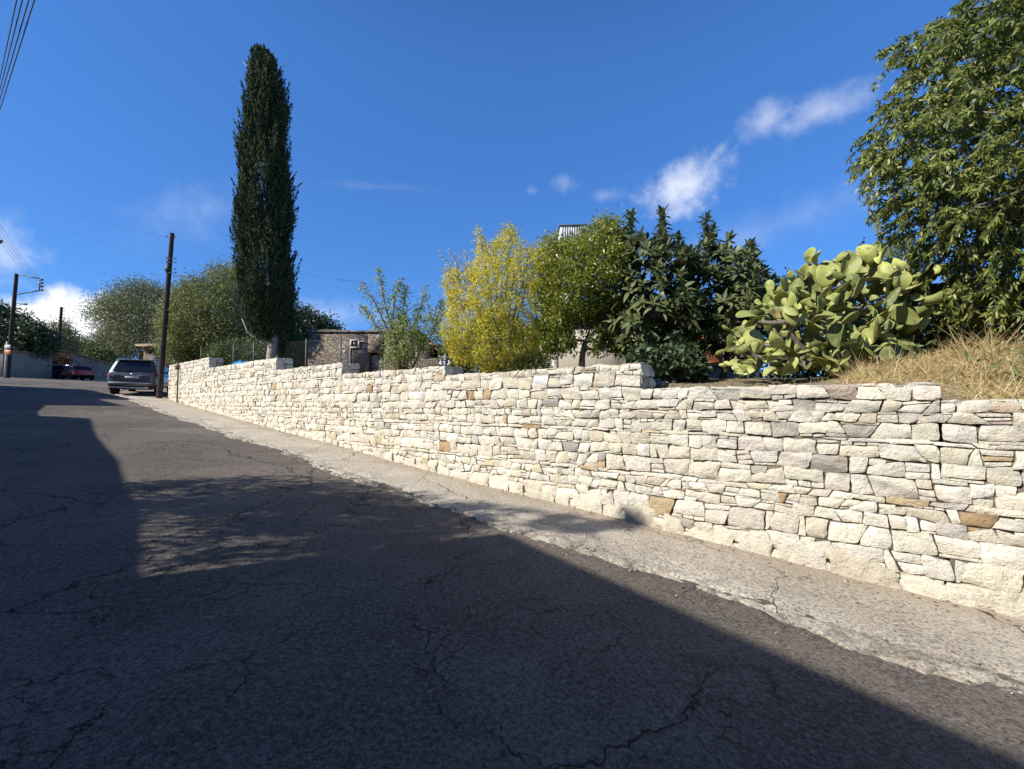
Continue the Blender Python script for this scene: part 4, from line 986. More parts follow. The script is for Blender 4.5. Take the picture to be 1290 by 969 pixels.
cable('upper thin cable from the left edge to the dark pole by the wall', at(-47, 221, 22.0), T1 - [0, 0, .2], .35, .005)
cable('lower thin cable from the left edge falling to the dark pole by the wall', at(-47, 232, 22.0), at(213, 333, P1[1]), .25, .0045)
cable('thin cable from the dark pole past the cypress to the old stone building', T1 - [0, 0, .2], at(455, 356, 17.0), .3, .0055)
cable('thin cable from the far lamp pole across the white cloud', at(79.5, 389, 55), at(240, 404, 42), .5, .010)
# bus stop sign
p = ground_at(6, 474, 31); o = thing('bus_stop_sign', 'orange and white sign on a pale post under the dark tree', 'sign', p)
mb = MB(); t_ = at(8.5, 446, 31); mb.tube([p - [0, 0, .2], t_ + [0, 0, .9]], .06, 8); mb.build('post', plain('pale_grey_paint', (.42, .41, .39), .6), o)
def panel(name, x0, x1, y0, y1, c, par, Y=30.85):
    a, b = at(x0, y1, Y), at(x1, y0, Y); m = MB(); m.box(a[0], b[0], Y, Y + .04, a[2], b[2], .01); return m.build(name, c, par)
panel('lower_panel', 5, 13.6, 441, 447, plain('orange_sign_face', (.46, .20, .05), .5), o)
up = panel('upper_panel', 5.4, 13.2, 434.5, 440.5, plain('white_sign_face', (.48, .49, .50), .5), o)
panel('dark_band', 6, 13, 438.2, 439.2, plain('black_band', (.03, .03, .035), .5), up, 30.82)
# thin iron post against the wall
q = xy(24.9, .09); z0 = float(G(24.9, .09)); o = thing('iron_post', 'thin rusty iron post standing against the wall by the dark pole', 'post', (q[0], q[1], z0))
mb = MB(); mb.tube([(q[0], q[1], z0 - .1), (q[0], q[1], 3.42)], .03, 8); mb.box(q[0] - .1, q[0] + .06, q[1] - .06, q[1] + .03, 3.10, 3.32, .01); mb.build('post_shaft', plain('rusty_iron', (.10, .07, .05), .7), o)

# ------------------------------------------------------------------ things on the wall
p = at(561, 463, 8.42); p[2] = 2.288
o = thing('garden_figurine', 'small white and dark garden figurine standing on top of the wall', 'figurine', p)
wht = plain('white_plaster', (.62, .61, .62), .6); drk = plain('dark_purple_glaze', (.035, .03, .05), .4)
mb = MB()
for z, r, r2 in ((0.0, .085, .06),): pass
prof = [(0, .085), (.015, .092), (.03, .088), (.075, .098), (.10, .085), (.125, .05), (.14, .028)]
def lathe(prof, c, sx=1.0, sy=1.0, n=16):
    u = np.linspace(0, 2 * math.pi, n + 1)[:-1]; m = MB(); V = np.array([[c[0] + math.cos(a) * r * sx, c[1] + math.sin(a) * r * sy, c[2] + z] for z, r in prof for a in u]); k = len(prof)
    I = np.arange(k * n).reshape(k, n); J = np.roll(I, -1, 1); m.add(V, np.stack([I[:-1], J[:-1], J[1:], I[1:]], -1).reshape(-1, 4)); return m
lathe(prof, p, 1, .7).build('body', drk, o, smooth=True)
mb = MB(); mb.blob(p + [0, -.02, .19], (.030, .034, .048), None, 14, 9); mb.blob(p + [0, -.048, .185], (.012, .012, .014), None, 8, 6); mb.tube([p + [0, -.01, .12], p + [0, -.015, .17]], [.03, .02], 10); mb.build('head', wht, o, smooth=True)
for sg in (-1, 1):
    mb = MB(); mb.tube([p + [sg * .07, -.03, .11], p + [sg * .095, -.04, .06], p + [sg * .06, -.07, .025]], [.022, .026, .022], 8); mb.build('sleeve', wht, o, smooth=True)
mb = MB(); mb.tube([p + [0, -.066, .10], p + [0, -.072, .02]], [.018, .024], 8); mb.build('scarf', plain('lilac_plaster', (.42, .38, .50), .6), o, smooth=True)
s_, d_ = 18.4, -.26; q = xy(s_, d_); o = thing('blue_tarp', 'crumpled bright blue tarpaulin lying on the wall top', 'tarpaulin', (q[0], q[1], 2.97))
u, v = np.meshgrid(np.linspace(-1, 1, 22), np.linspace(-1, 1, 12), indexing='ij')
X_, Y_ = xy(s_ + u * .55, d_ + v * .22); Zt = 2.975 + np.clip(1 - u ** 2, 0, 1) * np.clip(1 - v ** 4, 0, 1) * (.10 + .07 * fbm(u * 3, v * 3)) + .03 * np.abs(fbm(u * 6, v * 6)) * (1 - np.maximum(np.abs(u), np.abs(v)) ** 6)
mb = MB(); mb.grid(np.stack([X_, Y_, Zt], -1)); mb.build('sheet', plain('blue_plastic', (.03, .20, .42), .4, .4), o, smooth=True)

# ------------------------------------------------------------------ chain link fence
def fence():
    sA, sB, d, h = 13.2, 26.4, -1.15, 1.25
    q = xy(sA, d); o = thing('chain_link_fence', 'dark chain link fence on thin posts behind the far wall', 'fence', (q[0], q[1], float(garden(sA, d))))
    M = plain('dark_fence_wire', (.06, .065, .06), .6, .3, .5)
    for s in np.arange(sA, sB + .1, 2.2):
        x, y = xy(s, d); z = float(garden(s, d)); mb = MB(); mb.tube([(x, y, z - .2), (x, y, z + h + .08)], .025, 7); mb.build('post', plain('fence_post_paint', (.12, .12, .11), .6), o)
    V = []; Q = []; st = .075; n = 0; r = .0022
    for sg in (1, -1):
        for a in np.arange(sA - h, sB + h, st):
            a0, z0, a1, z1 = a, 0.0, a + sg * h, h
            t0, t1 = 0, 1
            lo, hi = (sA - a0) / (a1 - a0), (sB - a0) / (a1 - a0)
            t0, t1 = max(0, min(lo, hi)), min(1, max(lo, hi))
            if t1 - t0 < .02: continue
            for t in (t0, t1):
                s = a0 + (a1 - a0) * t; x, y = xy(s, d); z = float(garden(s, d)) + h * t
                V += [(x, y, z - r), (x, y, z + r)]
            Q.append((n, n + 2, n + 3, n + 1)); n += 4
    mesh('wire_mesh', V, Q, M, o)
    mb = MB()
    for k in (.02, h): mb.tube([(*xy(s, d), float(garden(s, d)) + k) for s in np.arange(sA, sB + .1, 1.1)], .006, 5)
    mb.build('strand', M, o)
fence()

# ------------------------------------------------------------------ old stone building behind the wall
def m_rubble(name, a, b, joint, sc=5.0):
    t = NT(name); p = t.obj(); w = t.n('ShaderNodeTexNoise', i_Vector=p, i_Scale=3.0, i_Detail=3).outputs['Color']
    q = t.vm('ADD', t.vm('MULTIPLY', p, (1, 1, 1.5)), t.vm('MULTIPLY', t.vm('SUBTRACT', w, (.5, .5, .5)), (.25, .25, .25)))
    v = t.n('ShaderNodeTexVoronoi', feature='DISTANCE_TO_EDGE', i_Vector=q, i_Scale=sc); c_ = t.n('ShaderNodeTexVoronoi', i_Vector=q, i_Scale=sc)
    sep = t.n('ShaderNodeSeparateColor'); t.L.new(c_.outputs['Color'], sep.inputs[0])
    f = t.noise(p, 1.2, 5, .65); g = t.noise(p, 14, 5, .65)
    c = t.mix(sep.outputs[0], a, b); c = t.mix(t.ramp(f, .42, .62, 0, .65), c, (.13, .085, .06)); c = t.mix(t.ramp(g, .55, .8, 0, .6), c, tuple(.45 * x for x in a))
    e = t.ramp(v.outputs['Distance'], 0, .07); c = t.mix(t.math('SUBTRACT', 1.0, e), c, joint)
    return t.base(c, .95, .1, 0, t.bump(t.math('ADD', e, t.math('MULTIPLY', g, .7)), .9, .05))
def block(px0, px1, Y, ztop, zbot, depth, mb=None):
    a, b = at(px0, 450, Y), at(px1, 450, Y); mb = mb or MB(); mb.box(a[0], b[0], Y, Y + depth, zbot, ztop, .02); return mb
def old_building():
    Y = 15.4; z = at(440, 417.5, Y)[2]; a = at(388, 450, Y)
    o = thing('stone_building', 'old flat roofed rubble stone building behind the wall', 'building', (a[0], Y, 2.2))
    b = at(524, 450, Y); M = m_rubble('old_rubble_stone', (.21, .17, .13), (.36, .30, .235), (.20, .165, .13))
    dl, dr = at(463, 450, Y)[0], at(484, 450, Y)[0]; dt = at(470, 443.5, Y)[2]
    mb = MB(); mb.box(a[0], dl, Y, Y + 5, 2.0, z); mb.box(dr, b[0], Y, Y + 5, 2.0, z); mb.box(dl, dr, Y + .002, Y + 5, dt, z - .002); mb.box(dl + .001, dr - .001, Y + .55, Y + 5, 2.0, dt - .001)
    mb.build('wall', M, o)
    n = 26; xs = np.linspace(a[0] - .04, b[0] + .04, n); top = z + .05 + .03 * vn(xs * 1.7, xs * 0); V = []
    mb = MB(); P = np.zeros((n, 4, 3)); P[:, :, 0] = xs[:, None]; P[:, 0] = np.stack([xs, np.full(n, Y - .05), np.full(n, z - .03)], -1); P[:, 1] = np.stack([xs, np.full(n, Y - .05), top], -1); P[:, 2] = np.stack([xs, np.full(n, Y + .4), top + .02], -1); P[:, 3] = np.stack([xs, np.full(n, Y + 5.05), top - .03], -1)
    mb.grid(P); mb.build('roof_edge', m_rubble('roof_crust', (.24, .20, .16), (.36, .31, .25), (.15, .12, .1), 4), o)
    x0 = at(466, 450, Y)[0]; mb = MB(); mb.box(x0, dr - .05, Y + .2, Y + .26, 2.0, dt - .1, .01)
    dd = mb.build('door', m_rubble('pale_patched_boards', (.30, .28, .25), (.42, .40, .36), (.2, .18, .16), 2), o)
    # meter box with a pale frame and a conduit
    c = at(447.5, 433.5, Y); mb = MB()
    for x_0, x_1, z_0, z_1 in ((-.17, .17, .11, .15), (-.17, .17, -.15, -.11), (-.17, -.12, -.11, .11), (.12, .17, -.11, .11)): mb.box(c[0] + x_0, c[0] + x_1, Y - .06, Y + .01, c[2] + z_0, c[2] + z_1)
    m = mb.build('meter_box', plain('pale_plastic', (.50, .46, .40), .6), o)
    mb = MB(); mb.box(c[0] - .12, c[0] + .12, Y - .03, Y + .01, c[2] - .11, c[2] + .11); mb.build('meter_window', plain('dark_meter', (.05, .05, .05), .3), m)
    mb = MB(); mb.tube([c + [-.17, -.02, -.1], c + [-.17, -.02, -1.1]], .018, 6); mb.tube([c + [.17, -.03, .08], c + [.30, -.03, .10], c + [.42, -.03, .04]], .02, 6); mb.build('conduit', plain('pale_pipe', (.30, .26, .22), .6), o)
    c = at(434, 443, Y); mb = MB(); mb.blob(c, (.05, .03, .05)); mb.build('wall_lamp', plain('white_plastic', (.6, .58, .55), .5), o)
    c = at(391, 417, Y + 1); mb = MB(); mb.tube([c, at(390, 398, Y + 1)], .022, 6); mb.build('pipe', plain('rusty_pipe', (.18, .13, .10), .7), o)
old_building()
def shed():
    Y = 14.0; a, b = at(522, 450, Y), at(563, 450, Y); z = at(540, 434, Y)[2]
    o = thing('stone_shed', 'small stone lean-to with a dark opening and sloping tiled canopy', 'shed', (a[0], Y, 2.2))
    l, r = at(540.5, 450, Y)[0], at(552, 450, Y)[0]; t_ = at(545, 433.5, Y)[2]; s_ = at(545, 451, Y)[2]
    M = m_rubble('grey_shed_stone', (.24, .22, .19), (.34, .32, .28), (.2, .18, .16), 4)
    mb = MB(); mb.box(a[0], l, Y, Y + 2.5, 2.0, z); mb.box(r, b[0], Y, Y + 2.5, 2.0, z - .25); mb.box(l, r, Y + .003, Y + 2.5, 2.0, s_); mb.box(l + .002, r - .002, Y + .9, Y + 2.4, s_ + .002, z)
    mb.build('wall', M, o)
    mb = MB(); p0, p1 = at(536, 430, Y - .5), at(556, 434.5, Y - .5)
    mb.prism([p0, p1, p1 + [0, 1.6, .15], p0 + [0, 1.6, .15]], (0, 0, -.09)); mb.build('canopy', plain('old_red_tile', (.28, .14, .09), .8, .2, 0, .4, 20), o)
    mb = MB(); mb.box(a[0] - .3, b[0] + .1, Y - .8, Y - .6, 1.9, at(540, 452.5, Y - .8)[2], .02); mb.build('low_parapet', M, o)
shed()

# ------------------------------------------------------------------ pale house behind the fruit trees
def house():
    Y = 12.6; x0 = at(697, 450, Y)[0]; x1 = at(958, 450, Y)[0]; zt = 4.25; z0 = 1.9
    o = thing('rendered_house', 'pale rendered house with red brown shutters behind the fruit trees', 'house', (x0, Y, 2.1))
    M = m_render('beige_render', (.46, .41, .34))
    wins = [(at(857, 450, Y)[0], at(909, 450, Y)[0], at(880, 458, Y)[2], at(880, 425, Y)[2])]
    wx0, wx1, wz0, wz1 = wins[0]
    mb = MB(); mb.box(x0, wx0, Y, Y + 7, z0, zt); mb.box(wx1, x1, Y, Y + 7, z0, zt); mb.box(wx0, wx1, Y + .003, Y + 7, z0, wz0); mb.box(wx0, wx1, Y + .003, Y + 7, wz1, zt - .002); mb.box(wx0 + .002, wx1 - .002, Y + .28, Y + 6.9, wz0, wz1)
    mb.build('wall', M, o)
    mb = MB(); mb.box(x0 - .012, x0 + .14, Y - .014, Y + .3, z0, zt, .01); mb.build('sunlit_corner_strip', plain('sunlit_corner_white', (.68, .66, .60), .9, .1, 0, .1, 3), o)  # sunlit side of the house corner, painted as a whiter strip
    mb = MB(); mb.box(x0 - .3, x1 + .3, Y - .35, Y + 7.3, zt + .002, zt + .2, .02); mb.build('roof', plain('roof_slab', (.42, .38, .32), .9, .1, 0, .2, 2), o)
    sh = plain('red_brown_shutter', (.26, .09, .045), .5, .3, 0, .2, 12)
    def louvre(xa, xb, za, zb, par):
        m = MB(); f = .05
        m.box(xa, xa + f, Y - .05, Y - .01, za, zb); m.box(xb - f, xb, Y - .05, Y - .01, za, zb); m.box(xa + f, xb - f, Y - .05, Y - .01, za, za + f); m.box(xa + f, xb - f, Y - .05, Y - .01, zb - f, zb)
        for z in np.arange(za + f + .01, zb - f - .02, .055): m.add([(xa + f, Y - .045, z), (xb - f, Y - .045, z), (xb - f, Y - .012, z + .05), (xa + f, Y - .012, z + .05)], [(0, 1, 2, 3)])
        return m.build('shutter', sh, par)
    w = MB()
    for xa, xb, za, zb in ((wx0, wx1, wz0 - .06, wz0), (wx0, wx0 + .06, wz0, wz1), (wx1 - .06, wx1, wz0, wz1), (wx0, wx1, wz1, wz1 + .06)): w.box(xa, xb, Y - .03, Y + .1, za, zb)
    wn = w.build('window', plain('brown_frame', (.12, .07, .04), .6), o)
    MB().quad((wx0, Y + .15, wz0), (wx1, Y + .15, wz0), (wx1, Y + .15, wz1), (wx0, Y + .15, wz1)).build('pane', plain('dark_glass', (.02, .025, .03), .1, .5, 0, .1), wn)
    c = at(873, 450, Y)[0]; c2 = at(893, 450, Y)[0]
    louvre(c - .28, c + .22, wz0, wz1, o); louvre(c2 - .2, c2 + .3, wz0, wz1, o)
    xs = at(691, 450, Y)[0]; louvre(xs - .12, xs + .14, at(0, 445, Y)[2], at(0, 420, Y)[2], o)
    # white low wall of its terrace, with a narrow coping
    Yw = 10.9; a, b = at(842, 470, Yw)[0], at(952, 470, Yw)[0]; q = thing('garden_wall', 'low white painted garden wall in front of the red brown shutters', 'wall', (a, Yw, 2.0))
    mb = MB(); P = [(a, Yw, 1.7), (b, Yw, 1.7), (b, Yw, at(0, 461, Yw)[2]), (a, Yw, at(0, 465, Yw)[2])]; mb.prism(P, (0, .18, 0)); mb.build('wall_body', plain('white_wash', (.70, .69, .66), .9, .1, 0, .06, 2), q)
    mb = MB(); P = [(a - .02, Yw - .03, at(0, 465, Yw)[2] + .002), (b, Yw - .03, at(0, 461, Yw)[2] + .002), (b, Yw - .03, at(0, 461, Yw)[2] + .07), (a - .02, Yw - .03, at(0, 465, Yw)[2] + .07)]; mb.prism(P, (0, .24, 0)); mb.build('coping', plain('grey_coping', (.40, .39, .37), .9, .1, 0, .15, 4), q)
    # water tank on a steel stand on the roof
    Yt = 14.3; a, b = at(706, 300, Yt), at(734, 300, Yt); zt2 = at(720, 285, Yt)[2]; zb2 = at(720, 304, Yt)[2]
    q = thing('water_tank', 'grey ribbed water tank on a steel stand above the house roof', 'water tank', (a[0], Yt, zt + .2))
    M_T = plain('grey_tank_sheet', (.50, .50, .49), .6, .3, 0); mb = MB(); mb.box(a[0], b[0], Yt, Yt + .9, zb2, zt2, .02)
    for x in np.linspace(a[0] + .06, b[0] - .06, 9): mb.box(x - .015, x + .015, Yt - .02, Yt + .01, zb2 + .03, zt2 - .03)
    mb.build('tank', M_T, q)
    mb = MB(); mb.box(a[0] - .04, b[0] + .04, Yt - .05, Yt + .95, zt2 + .002, zt2 + .05, .01); mb.build('lid', plain('dark_lid', (.10, .11, .12), .5), q)
    for x, y in ((a[0] + .04, Yt + .04), (b[0] - .04, Yt + .04), (a[0] + .04, Yt + .86), (b[0] - .04, Yt + .86)):
        mb = MB(); mb.tube([(x, y, zt + .2), (x, y, zb2)], .03, 6); mb.build('leg', M_STEEL, q)
house()

# ------------------------------------------------------------------ far end of the road
def far_house():
    P1_, P2_ = at(80, 478, 47), at(140, 482, 72)
    a = np.array([P1_[0], P1_[1]]); b = np.array([P2_[0], P2_[1]]); u = (b - a) / np.linalg.norm(b - a); nrm = np.array([u[1], -u[0]]); nrm = -nrm if nrm @ a > 0 else nrm   # towards the camera
    L = np.linalg.norm(b - a); ztop = at(82, 443.5, 47)[2]; zt2 = at(135, 458, 70)[2]
    o = thing('stone_cottage', 'long low stone cottage with brown shutters behind the parked red car', 'house', (a[0], a[1], 4.0))
    fz = lambda t: float(GXY(*(a + u * t)))
    def P(t, z, off=0.0): q = a + u * t + nrm * off; return np.array([q[0], q[1], z])
    M = m_rubble('warm_cottage_stone', (.30, .235, .165), (.42, .345, .255), (.34, .28, .21), 3.2)
    mb = MB(); zl = lambda t: ztop + (zt2 - ztop) * t / L
    for t0, t1 in ((0, 13), (13.3, L)):
        V = [P(t, z, off) for t in (t0, t1) for off in (0, -5) for z in (fz(t) - 1.5, zl(t))]
        mb.add(V, [(0, 4, 5, 1), (2, 3, 7, 6), (1, 5, 7, 3), (0, 1, 3, 2), (4, 6, 7, 5)])
    mb.build('wall', M, o)
    mb = MB(); V = [P(t, zl(t) + k, off) for t in (-.2, L + .2) for off, k in ((.2, .02), (-5.2, .5)) ]; V2 = [v + [0, 0, .14] for v in V]
    mb.add(V + V2, [(0, 1, 3, 2), (4, 6, 7, 5), (0, 2, 6, 4), (1, 5, 7, 3), (0, 4, 5, 1), (2, 3, 7, 6)]); mb.build('roof', plain('weathered_tiles', (.26, .17, .11), .9, .1, 0, .35, 3), o)
    sh = plain('brown_shutter', (.14, .055, .035), .6)
    for t, w, z0, z1 in ((2.6, 1.3, .9, 2.4), (7.5, 1.3, .7, 2.3), (15.5, 1.7, .1, 2.3), (24, 1.0, .9, 1.9)):
        zz = fz(t); mb = MB(); mb.prism([P(t - w / 2, zz + z0, .05), P(t + w / 2, zz + z0, .05), P(t + w / 2, zz + z1, .05), P(t - w / 2, zz + z1, .05)], (*(-nrm * .1), 0)); mb.build('shutter', sh, o)
    # brown dry creeper at its near corner
    c = ground_at(73, 476, 46); q = thing('creeper', 'rust brown creeper on the near corner of the long cottage', 'vine', c)
    leafy(q, [(68, 452), (74, 446), (82, 448), (84, 462), (80, 474), (68, 474)], 46, .6, 60, 26, .3, .22, .12, leafmat('rust_leaf', (.10, .05, .025), (.20, .11, .05), None, .7, .2, .15), base=c, trunk_r=.06)
    # boundary wall further left under the dark tree
    A, B = ground_at(18, 476, 42), ground_at(68, 477, 46); q = thing('boundary_wall', 'beige stone boundary wall beneath the dark tree left of the cars', 'wall', A)
    mb = MB(); h = 2.3
    V = [v + np.array([0, dy, dz]) for v in (A, B) for dy in (0, .4) for dz in (-.6, h)]
    mb.add(V, [(0, 4, 5, 1), (2, 3, 7, 6), (1, 5, 7, 3), (0, 1, 3, 2), (4, 6, 7, 5)]); mb.build('wall_body', m_rubble('pale_boundary_stone', (.45, .34, .25), (.60, .48, .36), (.40, .32, .25), 2.2), q)
    c = A + (B - A) * .62; mb = MB(); mb.box(c[0] - .3, c[0] + .3, c[1] - .06, c[1] + .02, c[2] + .3, c[2] + 2.25); mb.build('gate', plain('dark_gate', (.05, .035, .03), .6), q)
    # dark garage like volume behind the sign
    c = ground_at(-14, 474, 37); q = thing('stone_outbuilding', 'dark shaded outbuilding behind the bus stop sign at the left edge', 'building', c)
    mb = MB(); mb.box(c[0] - 4, at(3, 470, 37)[0], 37, 41, c[2] - 1, c[2] + 2.2, .02); mb.build('wall', m_render('shaded_render', (.30, .26, .21)), q)
    mb = MB(); mb.box(c[0] - 4.2, at(3.4, 470, 37)[0], 36.8, 41.2, c[2] + 2.202, c[2] + 2.4, .02); mb.build('roof', plain('weathered_tiles', (.26, .17, .11)), q)
far_house()
def tiled_house():
    Y = 31; x0, x1 = at(176, 440, Y)[0], at(222, 440, Y)[0]; ze = at(185, 434.5, Y)[2]; zr = at(185, 425, Y)[2]; zg = float(GXY(x0, Y)) - .5
    o = thing('tiled_house', 'ochre walled house with a tiled eave behind the parked grey car', 'house', (x0, Y, zg))
    mb = MB(); mb.box(x0 + .3, x1, Y, Y + 6, zg, ze - .05); mb.build('wall', m_render('ochre_render', (.17, .12, .06)), o)
    n = 34; V = MB(); xs = np.linspace(x0, x1 + .2, n * 4 + 1); w_ = .035 * np.abs(np.sin(np.linspace(0, n * math.pi, n * 4 + 1)))
    P = np.zeros((len(xs), 3, 3)); P[:, :, 0] = xs[:, None]; P[:, 0, 1] = Y - .45; P[:, 0, 2] = ze + w_; P[:, 1, 1] = Y + 3; P[:, 1, 2] = zr + w_; P[:, 2, 1] = Y + 6.4; P[:, 2, 2] = ze + w_
    V.grid(P); V.box(x0, x1 + .2, Y - .42, Y + 6.4, ze - .12, ze - .03); V.build('roof', plain('pale_roof_tile', (.52, .38, .26), .85, .2, 0, .25, 8), o)
    mb = MB(); mb.box(x1 - 2.2, x1 - 1.2, Y - .03, Y + .05, zg + .5, ze - .4); mb.build('door', plain('dark_gate', (.05, .035, .03)), o)
tiled_house()

# ------------------------------------------------------------------ cars
def carpaint(name, c, metal=.5):
    t = NT(name); f = t.noise(t.obj(), 2.0, 3); t.b.inputs['Coat Weight'].default_value = .8; t.b.inputs['Coat Roughness'].default_value = .06
    return t.base(t.mix(t.ramp(f, .4, .8, 0, .25), c, tuple(x * .7 + .03 for x in c)), .35, .5, metal)
M_GLASS = plain('tinted_car_glass', (.012, .014, .017), .05, .7, 0, .05); M_TYRE = plain('tyre_rubber', (.018, .018, .019), .85); M_RIM = plain('alloy_rim', (.42, .43, .45), .3, .5, .8); M_CHROME = plain('bright_trim', (.62, .63, .65), .18, .6, .9, .05); M_BLK = plain('black_trim', (.02, .02, .022), .6)
M_RED = plain('red_lamp_lens', (.30, .012, .015), .15, .6, 0, .1); M_PLATE = plain('plate_face', (.60, .60, .58), .4); M_CLEAR = plain('clear_lamp_lens', (.55, .57, .6), .12, .6, .3)
def car(name, label, cat, loc, rot, paint, W, st, gh, wheels, r, group=None):
    """st: body stations (x, half width, bottom, shoulder); gh: greenhouse (x0 bottom, x1 bottom, x0 top, x1 top, half bottom, half top, z bottom, z top)"""
    o = thing(name, label, cat, loc, 0, group); o.rotation_euler = rot
    mb = MB(); P = []
    for x, hw, zl, zh in st:
        m = (zl + zh) / 2; ring = [(-.82, zl), (-.97, zl + .10), (-1.0, zl + .22), (-1.0, m), (-.985, zh - .13), (-.95, zh - .04), (-.86, zh), (0, zh + .015)]
        ring = ring + [(-a, b) for a, b in ring[-2::-1]]; P.append([(x, a * hw, b) for a, b in ring])
    P = np.array(P); mb.grid(P); n = P.shape[1]
    for e, fl in ((0, 0), (-1, 1)):
        E_ = P[e]; c = E_.mean(0); V = np.concatenate([E_, [c]]); mb.add(V, None, [((i, (i + 1) % n, n) if fl else ((i + 1) % n, i, n)) for i in range(n)])
    mb.build('body', paint, o, world=False, smooth=True, sharp=38)
    xb0, xb1, xt0, xt1, hb, ht, zb, zt = gh
    mb = MB(); k = [(0, 0), (.35, .38), (.7, .74), (.9, .93), (1, 1)]; P = []
    for f in np.linspace(0, 1, 7):
        x0, x1 = xb0 + (xt0 - xb0) * f, xb1 + (xt1 - xb1) * f; hw = hb + (ht - hb) * f ** 1.15; z = zb + (zt - zb) * f; c = .10
        P.append([(x0 + c, -hw, z), (x1 - c, -hw, z), (x1, -hw + c, z), (x1 + .03, 0, z), (x1, hw - c, z), (x1 - c, hw, z), (x0 + c, hw, z), (x0, hw - c, z), (x0 - .03, 0, z), (x0, -hw + c, z)])
    for q, dz in ((.93, .035), (.6, .055), (0.02, .065)): P.append([((xt0 + xt1) / 2 + (p[0] - (xt0 + xt1) / 2) * q, p[1] * q, zt + dz) for p in P[6]])
    P = np.array(P); P = np.concatenate([P, P[:, :1]], 1); mb.grid(P); mb.build('cabin', paint, o, world=False, smooth=True, sharp=40)
    lerp = lambda f, off: (xb0 + (xt0 - xb0) * f, xb1 + (xt1 - xb1) * f, hb + (ht - hb) * f ** 1.15 + off, zb + (zt - zb) * f)
    x0a, x1a, ha, za = lerp(.10, .008); x0b, x1b, hb_, zb_ = lerp(.90, .008)
    MB().quad((x0a - .035, -ha + .14, za), (x0a - .035, ha - .14, za), (x0b - .035, hb_ - .13, zb_), (x0b - .035, -hb_ + .13, zb_)).build('rear_window', M_GLASS, o, world=False)
    MB().quad((x1a + .04, ha - .12, za), (x1a + .04, -ha + .12, za), (x1b + .04, -hb_ + .12, zb_), (x1b + .04, hb_ - .12, zb_)).build('windscreen', M_GLASS, o, world=False)
    for sg in (-1, 1):
        cuts = [(.06, .30), (.335, .60), (.635, .94)]
        for c0, c1 in cuts:
            A = lambda f, x0, x1: x0 + (x1 - x0) * f
            MB().quad((A(c0, x0a, x1a), sg * ha, za), (A(c1, x0a, x1a), sg * ha, za), (A(c1, x0b, x1b), sg * hb_, zb_), (A(c0, x0b, x1b), sg * hb_, zb_)).build('side_window', M_GLASS, o, world=False)
        mb = MB(); mb.tube([(xt0 + .25, sg * (ht - .04), zt + .06), (xt0 + .4, sg * (ht - .04), zt + .10), (xt1 - .4, sg * (ht - .04), zt + .10), (xt1 - .2, sg * (ht - .04), zt + .06)], .018, 6); mb.build('roof_rail', M_CHROME, o, world=False)
        mb = MB(); mb.blob((xb1 - .55, sg * (hb + .13), zb + .08), (.09, .12, .075), None, 10, 7); mb.build('mirror', paint, o, world=False, smooth=True)
        hwx = W / 2
        for wx in wheels:
            a = MB(); u = np.linspace(0, 2 * math.pi, 25); yo = sg * hwx * .992; yi = sg * (hwx - .24)
            pr = [(r * .62, yo), (r * .90, yo + sg * .006), (r, yo - sg * .035), (r, yi), (r * .6, yi)]
            a.grid(np.array([[(wx + math.cos(t) * q, y, r + math.sin(t) * q) for q, y in pr] for t in u])); wl = a.build('wheel', M_TYRE, o, world=False, smooth=True)
            a = MB(); a.grid(np.array([[(wx + math.cos(t) * q, y, r + math.sin(t) * q) for q, y in ((0, yo - sg * .03), (r * .5, yo - sg * .03), (r * .64, yo))] for t in u]))
            for k in range(5):
                t = k * 2 * math.pi / 5; d_ = np.array([math.cos(t), 0, math.sin(t)]); p_ = np.array([-math.sin(t), 0, math.cos(t)]) * .045; c_ = np.array([wx, yo + sg * .004, r]); a.quad(c_ + p_, c_ + d_ * r * .6 + p_ * .8, c_ + d_ * r * .6 - p_ * .8, c_ - p_)
            a.build('rim', M_RIM, wl, world=False)
            a = MB(); a.grid(np.array([[(wx + math.cos(t) * q, sg * hwx * y, r + math.sin(t) * q) for q, y in ((r * 1.13, 1.004), (r * .9, .992), (0, .97))] for t in np.linspace(-.25, math.pi + .25, 20)])); a.build('wheel_arch', M_BLK, o, world=False)
    return o
# big grey car at the end of the wall
hd = math.atan2(U2[1], U2[0]); rear = ground_at(166, 492, 20.6)
hd_ = R(119)
loc = rear + np.array([math.cos(hd_), math.sin(hd_), 0]) * 2.35; loc[2] = (float(GXY(rear[0], rear[1])) + float(GXY(*(rear[:2] + np.array([math.cos(hd_), math.sin(hd_)]) * 4.7)))) / 2 + .02
sl_ = math.atan2(float(GXY(*(loc[:2] + np.array([math.cos(hd_), math.sin(hd_)])))) - float(GXY(loc[0], loc[1])), 1.0)
PG = carpaint('dark_grey_metallic', (.125, .127, .13), .5)
o = car('parked_suv', 'dark grey estate car parked beyond the pole at the end of the wall', 'car', loc, (0, -sl_, hd_), PG, 1.92,
        [(-2.38, .70, .50, .98), (-2.33, .86, .40, 1.08), (-2.2, .925, .34, 1.13), (-1.6, .955, .30, 1.14), (-.4, .96, .28, 1.12), (.9, .96, .28, 1.10), (1.5, .95, .30, 1.06), (2.1, .90, .34, .98), (2.34, .78, .42, .86)],
        (-2.25, 1.25, -1.90, .35, .90, .70, 1.08, 1.70), (-1.42, 1.45), .37)
def on(par, name, m, x0, x1, y0, y1, z0, z1, bev=.015):
    b = MB(); b.box(x0, x1, y0, y1, z0, z1, bev); return b.build(name, m, par, world=False, smooth=False)
on(o, 'rear_bumper', PG, -2.43, -2.2, -.86, .86, .46, .68, .05)
on(o, 'lower_valance', M_BLK, -2.41, -2.2, -.80, .80, .30, .462, .03)
